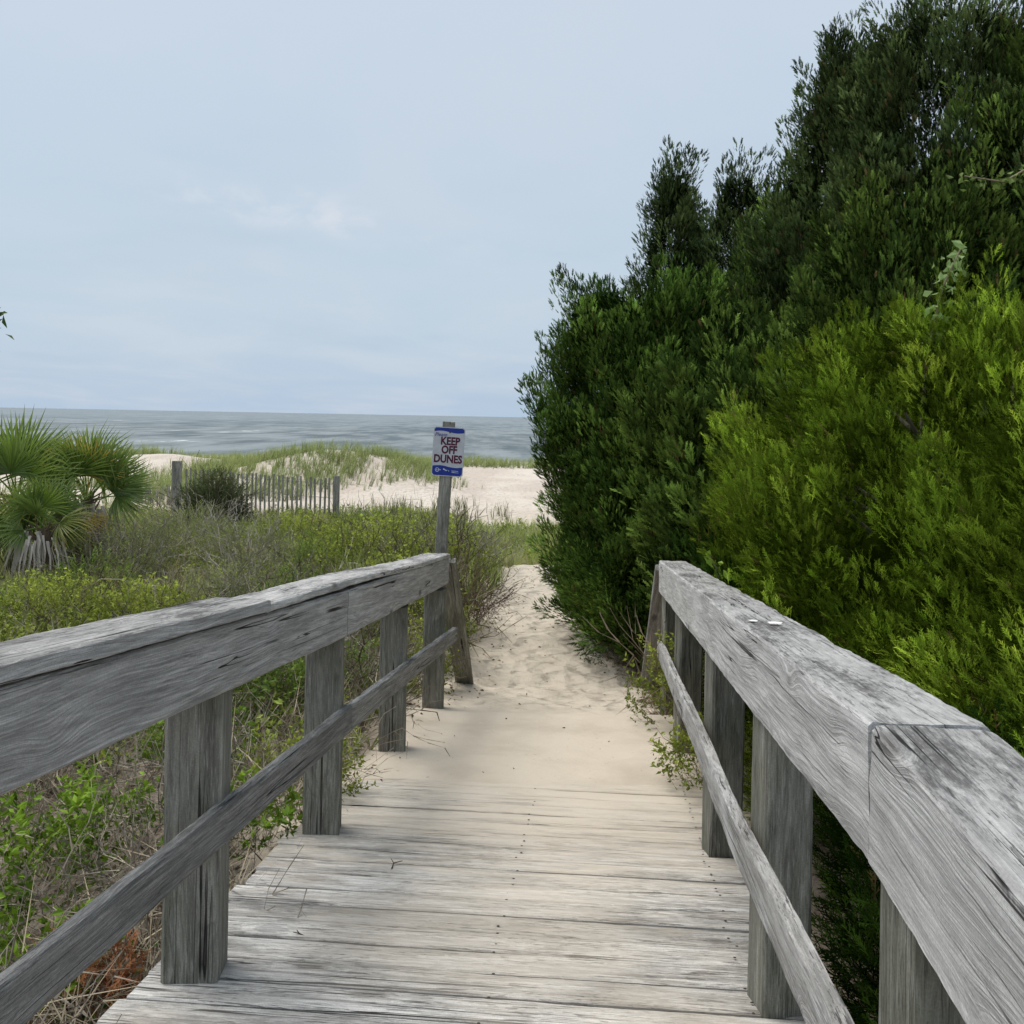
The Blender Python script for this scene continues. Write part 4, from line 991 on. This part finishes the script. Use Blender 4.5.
def palm(label, X, Yy, scale, trunk, leaves, seed, dead=26):
    rng = np.random.default_rng(seed); zb = float(height(X, Yy)); th = thing('fan_palm', label, 'palm', (X, Yy, zb))
    a = Acc(); tube(a, [(0, 0, -.1), (0, 0, trunk * .5), (.02, 0, trunk)], [.14, .12, .08], (.16, .12, .09), 10)
    for k in range(40):
        an = k * 2.4; z = trunk * (k / 40)
        d = np.array([math.cos(an), math.sin(an), 0]); tube(a, [d * .10 + [0, 0, z], d * .16 + [0, 0, z + .08], d * .20 + [0, 0, z + .16]], [.018, .014, .006], (.22, .17, .12), 4)
    link('trunk', a.mesh('trunk', False), th, M['dry'])
    for k, (az, el, L, kind) in enumerate(leaves):
        col, tip = {'g': ((.17, .26, .055), (.32, .40, .14)), 'l': ((.26, .37, .06), (.42, .50, .12)), 'y': ((.70, .52, .09), (.72, .52, .20)), 'b': ((.18, .27, .06), (.58, .44, .22)), 'o': ((.20, .24, .05), (.46, .34, .09))}[kind]
        A = frond(rng, L * scale, 34, col, tip, .25 if el > 20 else .5)
        o = link('frond', A.mesh('frond'), th, M['palm']); o.location = (0, 0, trunk * .97)
        o.rotation_mode = 'QUATERNION'
        q = Matrix.Rotation(R(az), 4, 'Z') @ Matrix.Rotation(-R(el), 4, 'Y') @ Matrix.Rotation(rng.normal(0, .5) + (R(90) if abs(math.sin(R(az))) < .75 else 0), 4, 'X')
        o.rotation_quaternion = q.to_quaternion()
        if kind in 'yo': tag(o, 'yellowing palm frond')
    # skirt of dead leaves
    a = Acc()
    for k in range(dead):
        an = rng.uniform(math.pi, 2 * math.pi); r = rng.uniform(.14, .34); l = rng.uniform(.32, .58) * scale
        x, y = r * math.cos(an), r * math.sin(an); z1 = trunk * rng.uniform(.7, .98)
        w = rng.uniform(.008, .02); V = []; 
        for s in (0, .35, .7, 1.):
            px = x * (1 + .5 * s) + rng.normal(0, .012); pz = z1 + .06 * math.sin(s * 3) - l * s
            V += [(px - w * (1 - .6 * s), y * (1 + .3 * s), pz), (px + w * (1 - .6 * s), y * (1 + .3 * s) + .008, pz)]
        T = [(0, 1, 3), (0, 3, 2), (2, 3, 5), (2, 5, 4), (4, 5, 7), (4, 7, 6)]
        a.add(V, T, np.array([.62, .55, .49]) * rng.uniform(.5, 1.15))
    o = link('dead_skirt', a.mesh('dead_skirt'), th, M['dry'])
    return th
ZP = 14.0
palm('fan palm with wide fan reaching right and pale dead skirt, right of the clump', at(88, 0, ZP), ZP, 1.12, 1.02,
     [(-5, 12, .62, 'b'), (-20, 45, .62, 'g'), (10, 78, .66, 'g'), (200, 62, .6, 'g'), (240, 62, .6, 'l'), (285, -40, .42, 'y'), (215, 68, .55, 'y'), (262, 75, .6, 'l'), (300, 70, .55, 'y'), (232, -28, .42, 'o'), (345, 30, .62, 'g'), (95, 55, .62, 'l'), (60, 40, .6, 'g'), (140, 60, .62, 'g'), (250, 60, .62, 'l'), (170, 20, .6, 'g'), (270, 80, .6, 'g'), (20, 20, .58, 'g'), (340, 55, .6, 'l')], 701, 60)
palm('taller fan palm with bluish drooping fans at the left edge of the photo', at(18, 0, ZP - .4), ZP - .4, 1.15, .98,
     [(0, 80, .70, 'g'), (20, 60, .66, 'g'), (180, 70, .66, 'g'), (320, 55, .62, 'l'), (270, 65, .62, 'g'), (230, 55, .6, 'g'), (290, -20, .55, 'g'), (250, -30, .55, 'b'), (340, 25, .62, 'g'), (200, 30, .6, 'g'), (90, 60, .6, 'g'), (160, 45, .6, 'l'), (310, 5, .55, 'o'), (170, 5, .6, 'g'), (275, 82, .66, 'l'), (290, -45, .5, 'g'), (255, -50, .5, 'l'), (330, -35, .5, 'g')], 702, 16)
palm('low fan palm between its two neighbours with a ragged grey dead skirt', at(45, 0, ZP - .9), ZP - .9, .95, .66,
     [(20, 60, .5, 'g'), (340, 20, .5, 'o'), (200, 30, .5, 'l'), (90, 70, .55, 'g'), (270, 45, .5, 'g'), (230, 0, .42, 'g'), (150, 40, .5, 'g'), (285, 72, .5, 'l'), (255, 60, .55, 'g'), (10, -10, .45, 'b')], 703, 46)
shrub('scrub_bush', 'dark green low bush at the foot of the palm clump', at(80, 0, 13.9), 13.9, .7, .42, [(.025, .045, .014), (.07, .10, .03)], 420, SPRIG_SM, .18, 40, seed=704)

# ------------------------------------------------------------------ dune fence
f0 = Vector((at(186, 0, 25.5), 25.5, 0)); f1 = Vector((at(338, 0, 24.0), 24.0, 0))
fz = lambda p: float(height(p.x, p.y))
fen = thing('dune_fence', 'grey slatted sand fence with thin pickets crossing the dune in front of the beach', 'fence', (f1.x, f1.y, fz(f1)))
def gl(u): 
    p = f0.lerp(f1, u); base = -1.50 if False else None
    return p, (1 - u) * (EYE - 1.42 - .92) * 0 + fz(p)
top0 = EYE - (468 - 411) / 1024 * 25.5; top1 = EYE - (480 - 414.5) / 1024 * 24.0
def post_f(px, Z, ytop, w, lb=None):
    X = at(px, 0, Z); zt = EYE - (ytop - 417 - (px - 512) * .0188) / 1024 * Z; g0 = float(height(X, Z)) - .3
    o = timber('post', (X, Z, g0), (X, Z, zt), w, w, M['picket'], fen, step=.3, nper=2, up=(0, -1, 0), seed=px)
post_f(178, 25.6, 461, .20); post_f(338, 24.0, 476, .13)
npk = 34; pm = None
for k in range(npk):
    u = (k + .5) / npk; p = f0.lerp(f1, u); g0 = fz(p); zt = top0 + (top1 - top0) * u + random.uniform(-.05, .02)
    timber('picket', (p.x, p.y, g0 - .15), (p.x + random.uniform(-.02, .02), p.y, zt), .048, .014, M['picket'], fen, step=.5, nper=1, up=(0, -1, 0), rnd=.002, rough=.001, seed=k)
for hgt in (.12, .45):
    a = Acc(); pts = []
    for k in range(20):
        u = k / 19; p = f0.lerp(f1, u); pts.append((p.x - f1.x, p.y - f1.y - .012, top0 + (top1 - top0) * u - hgt - fen.location.z))
    tube(a, pts, [.006] * 20, (.2, .18, .15), 4); link('wire', a.mesh('wire', True), fen, M['steel'])
# second slack run of the fence further left behind the palm
a = Acc(); fen2 = thing('dune_fence', 'half buried weathered slat fence lying on the dune left of the post', 'fence', (at(150, 0, 27), 27, float(height(at(150, 0, 27), 27))))
for k in range(14):
    x = at(138 + k * 3.0, 0, 27); g0 = float(height(x, 27))
    timber('picket', (x, 27, g0 - .1), (x + random.uniform(-.15, .1), 27 + random.uniform(-.1, .1), g0 + random.uniform(.35, .6)), .045, .014, M['picket'], fen2, step=.5, nper=1, up=(0, -1, 0), rnd=.002, rough=.001, seed=k + 50)

# ------------------------------------------------------------------ broadleaf tree mostly outside the left edge
tx, ty = -3.0, 4.6; tz = float(height(tx, ty)); th = thing('broadleaf_tree', 'small broadleaf tree beyond the left edge, only a few leaves showing against the sky', 'tree', (tx, ty, tz))
a = Acc(); tube(a, [(0, 0, -.1), (.05, 0, 1.0), (-.05, .1, 2.0), (0, 0, 2.9)], [.07, .055, .04, .015], (.5, .5, .5), 8)
tips = [(.64, -.02, 2.24), (.64, .0, 2.30), (-.4, .3, 2.5), (-.5, -.3, 2.3), (.1, .5, 2.7), (.3, -.35, 2.5), (0, 0, 3.1), (-.3, 0, 3.0)]
for tp in tips: tube(a, [(0, .02, 1.7), (tp[0] * .5, tp[1] * .5, (1.7 + tp[2]) / 2 + .1), tp], [.02, .012, .004], (.5, .5, .5), 5)
link('trunk', a.mesh('trunk', True), th, M['bark'])
c = Acc(); rng = np.random.default_rng(801); v, t = leaf_quad(1, .42, .2); LF = [(np.array(v, float), np.array(t), np.ones((5, 3)))]
for j, tp in enumerate(tips):
    n = 14 if j < 2 else 60; sg_ = .035 if j < 2 else .14
    P = np.array(tp) + rng.normal(0, sg_, (n, 3)) * [1, 1, 1.2]; D = rng.normal(0, 1, (n, 3)) + [.5, 0, 0]
    scatter(c, LF, P, D, rng.uniform(.04, .075, n), np.array([.07, .13, .025]) * rng.uniform(.7, 1.3, (n, 1)), rng=rng)
link('crown', c.mesh('crown'), th, M['leaf'])

# ------------------------------------------------------------------ light, sky, camera
SUN_EL, SUN_AZ = R(66), R(-58)      # azimuth from +Y, negative = left
sd = Vector((math.sin(SUN_AZ) * math.cos(SUN_EL), math.cos(SUN_AZ) * math.cos(SUN_EL), math.sin(SUN_EL)))
sl = bpy.data.lights.new('sun', 'SUN'); sl.energy = 3.0; sl.angle = R(44); sl.color = (1., .945, .86)
so = bpy.data.objects.new('sun', sl); COL.objects.link(so); so.rotation_euler = sd.to_track_quat('Z', 'Y').to_euler()

w = bpy.data.worlds.new('World'); SC.world = w; w.use_nodes = True
nt = w.node_tree; nt.nodes.clear()
class WT(NT):
    def __init__(s): s.t = nt; s.out = nt.nodes.new('ShaderNodeOutputWorld')
m = WT()
sky = m.n('ShaderNodeTexSky', sky_type='NISHITA'); sky.sun_disc = False; sky.sun_elevation = SUN_EL; sky.sun_rotation = SUN_AZ
sky.air_density = 1.; sky.dust_density = 2.; sky.ozone_density = 1.
G = m.n('ShaderNodeTexCoord').outputs['Generated']
sx = m.n('ShaderNodeSeparateXYZ'); m.put(sx.inputs[0], G)
zc = m.math('MAXIMUM', sx.outputs[2], 0.0)
lo = m.mix(m.mapr(zc, 0., .13), (4.95, 6.25, 7.85), (5.5, 6.65, 7.75))
cl = m.mix(m.mapr(zc, .08, .42), lo, (6.15, 7.15, 8.3))
# soft high cloud, projected on a flat layer
pl = m.vmath('DIVIDE', G, None); 
dv = m.n('ShaderNodeCombineXYZ'); zz = m.math('ADD', zc, .10)
m.put(dv.inputs[0], m.math('DIVIDE', sx.outputs[0], zz)); m.put(dv.inputs[1], m.math('DIVIDE', sx.outputs[1], zz)); m.put(dv.inputs[2], 0.)
n1 = m.noise(m.vmath('MULTIPLY', dv.outputs[0], (.8, .55, 1)), 1.1, 5, .55, .4)
cl = m.mix(m.mapr(n1, .38, .66, 0., .50), cl, (6.6, 7.2, 8.05))
cl = m.mix(m.mapr(m.noise(m.vmath('ADD', dv.outputs[0], (7.3, 2.1, 0)), .9, 4, .5), .50, .72, 0., .25), cl, (4.7, 5.9, 7.2))
# a short bank of brighter puffs over the sea
ax = m.math('DIVIDE', sx.outputs[0], sx.outputs[1]); ay = m.math('DIVIDE', sx.outputs[2], sx.outputs[1])
bx_ = m.math('SUBTRACT', ay, m.math('ADD', .205, m.math('MULTIPLY', m.math('ADD', ax, .27), -.16)))
pm_ = m.math('MULTIPLY', m.mapr(m.math('ABSOLUTE', bx_), .0, .035, 1., 0.), m.math('MULTIPLY', m.mapr(ax, -.40, -.28), m.mapr(ax, -.22, .05, 1., 0.)))
pm_ = m.math('MULTIPLY', pm_, m.mapr(sx.outputs[1], 0., .1))
pn = m.noise(m.vmath('MULTIPLY', G, (14, 1, 26)), 1, 4, .55, .3)
cl = m.mix(m.math('MULTIPLY', pm_, m.mapr(pn, .42, .68, 0., .75)), cl, (7.6, 7.9, 8.5))
cc = m.mix(.90, sky.outputs[0], cl)
bg = m.n('ShaderNodeBackground'); m.put(bg.inputs[0], cc); bg.inputs[1].default_value = .1
nt.links.new(bg.outputs[0], m.out.inputs[0])

cam = bpy.data.cameras.new('camera'); co = bpy.data.objects.new('camera', cam); COL.objects.link(co)
cam.sensor_width = 36; cam.lens = 36; cam.shift_y = -95 / 1024; cam.clip_start = .05; cam.clip_end = 100000
co.matrix_world = Matrix.Translation((0, 0, EYE)) @ Matrix.Rotation(R(90), 4, 'X') @ Matrix.Rotation(R(1.08), 4, 'Z')
SC.camera = co
SC.render.resolution_x = SC.render.resolution_y = 1024
SC.view_settings.view_transform = 'Standard'; SC.view_settings.look = 'None'; SC.view_settings.exposure = 0; SC.view_settings.gamma = 1

SC.cycles.max_bounces = 5; SC.cycles.diffuse_bounces = 3; SC.cycles.glossy_bounces = 2; SC.cycles.transmission_bounces = 3
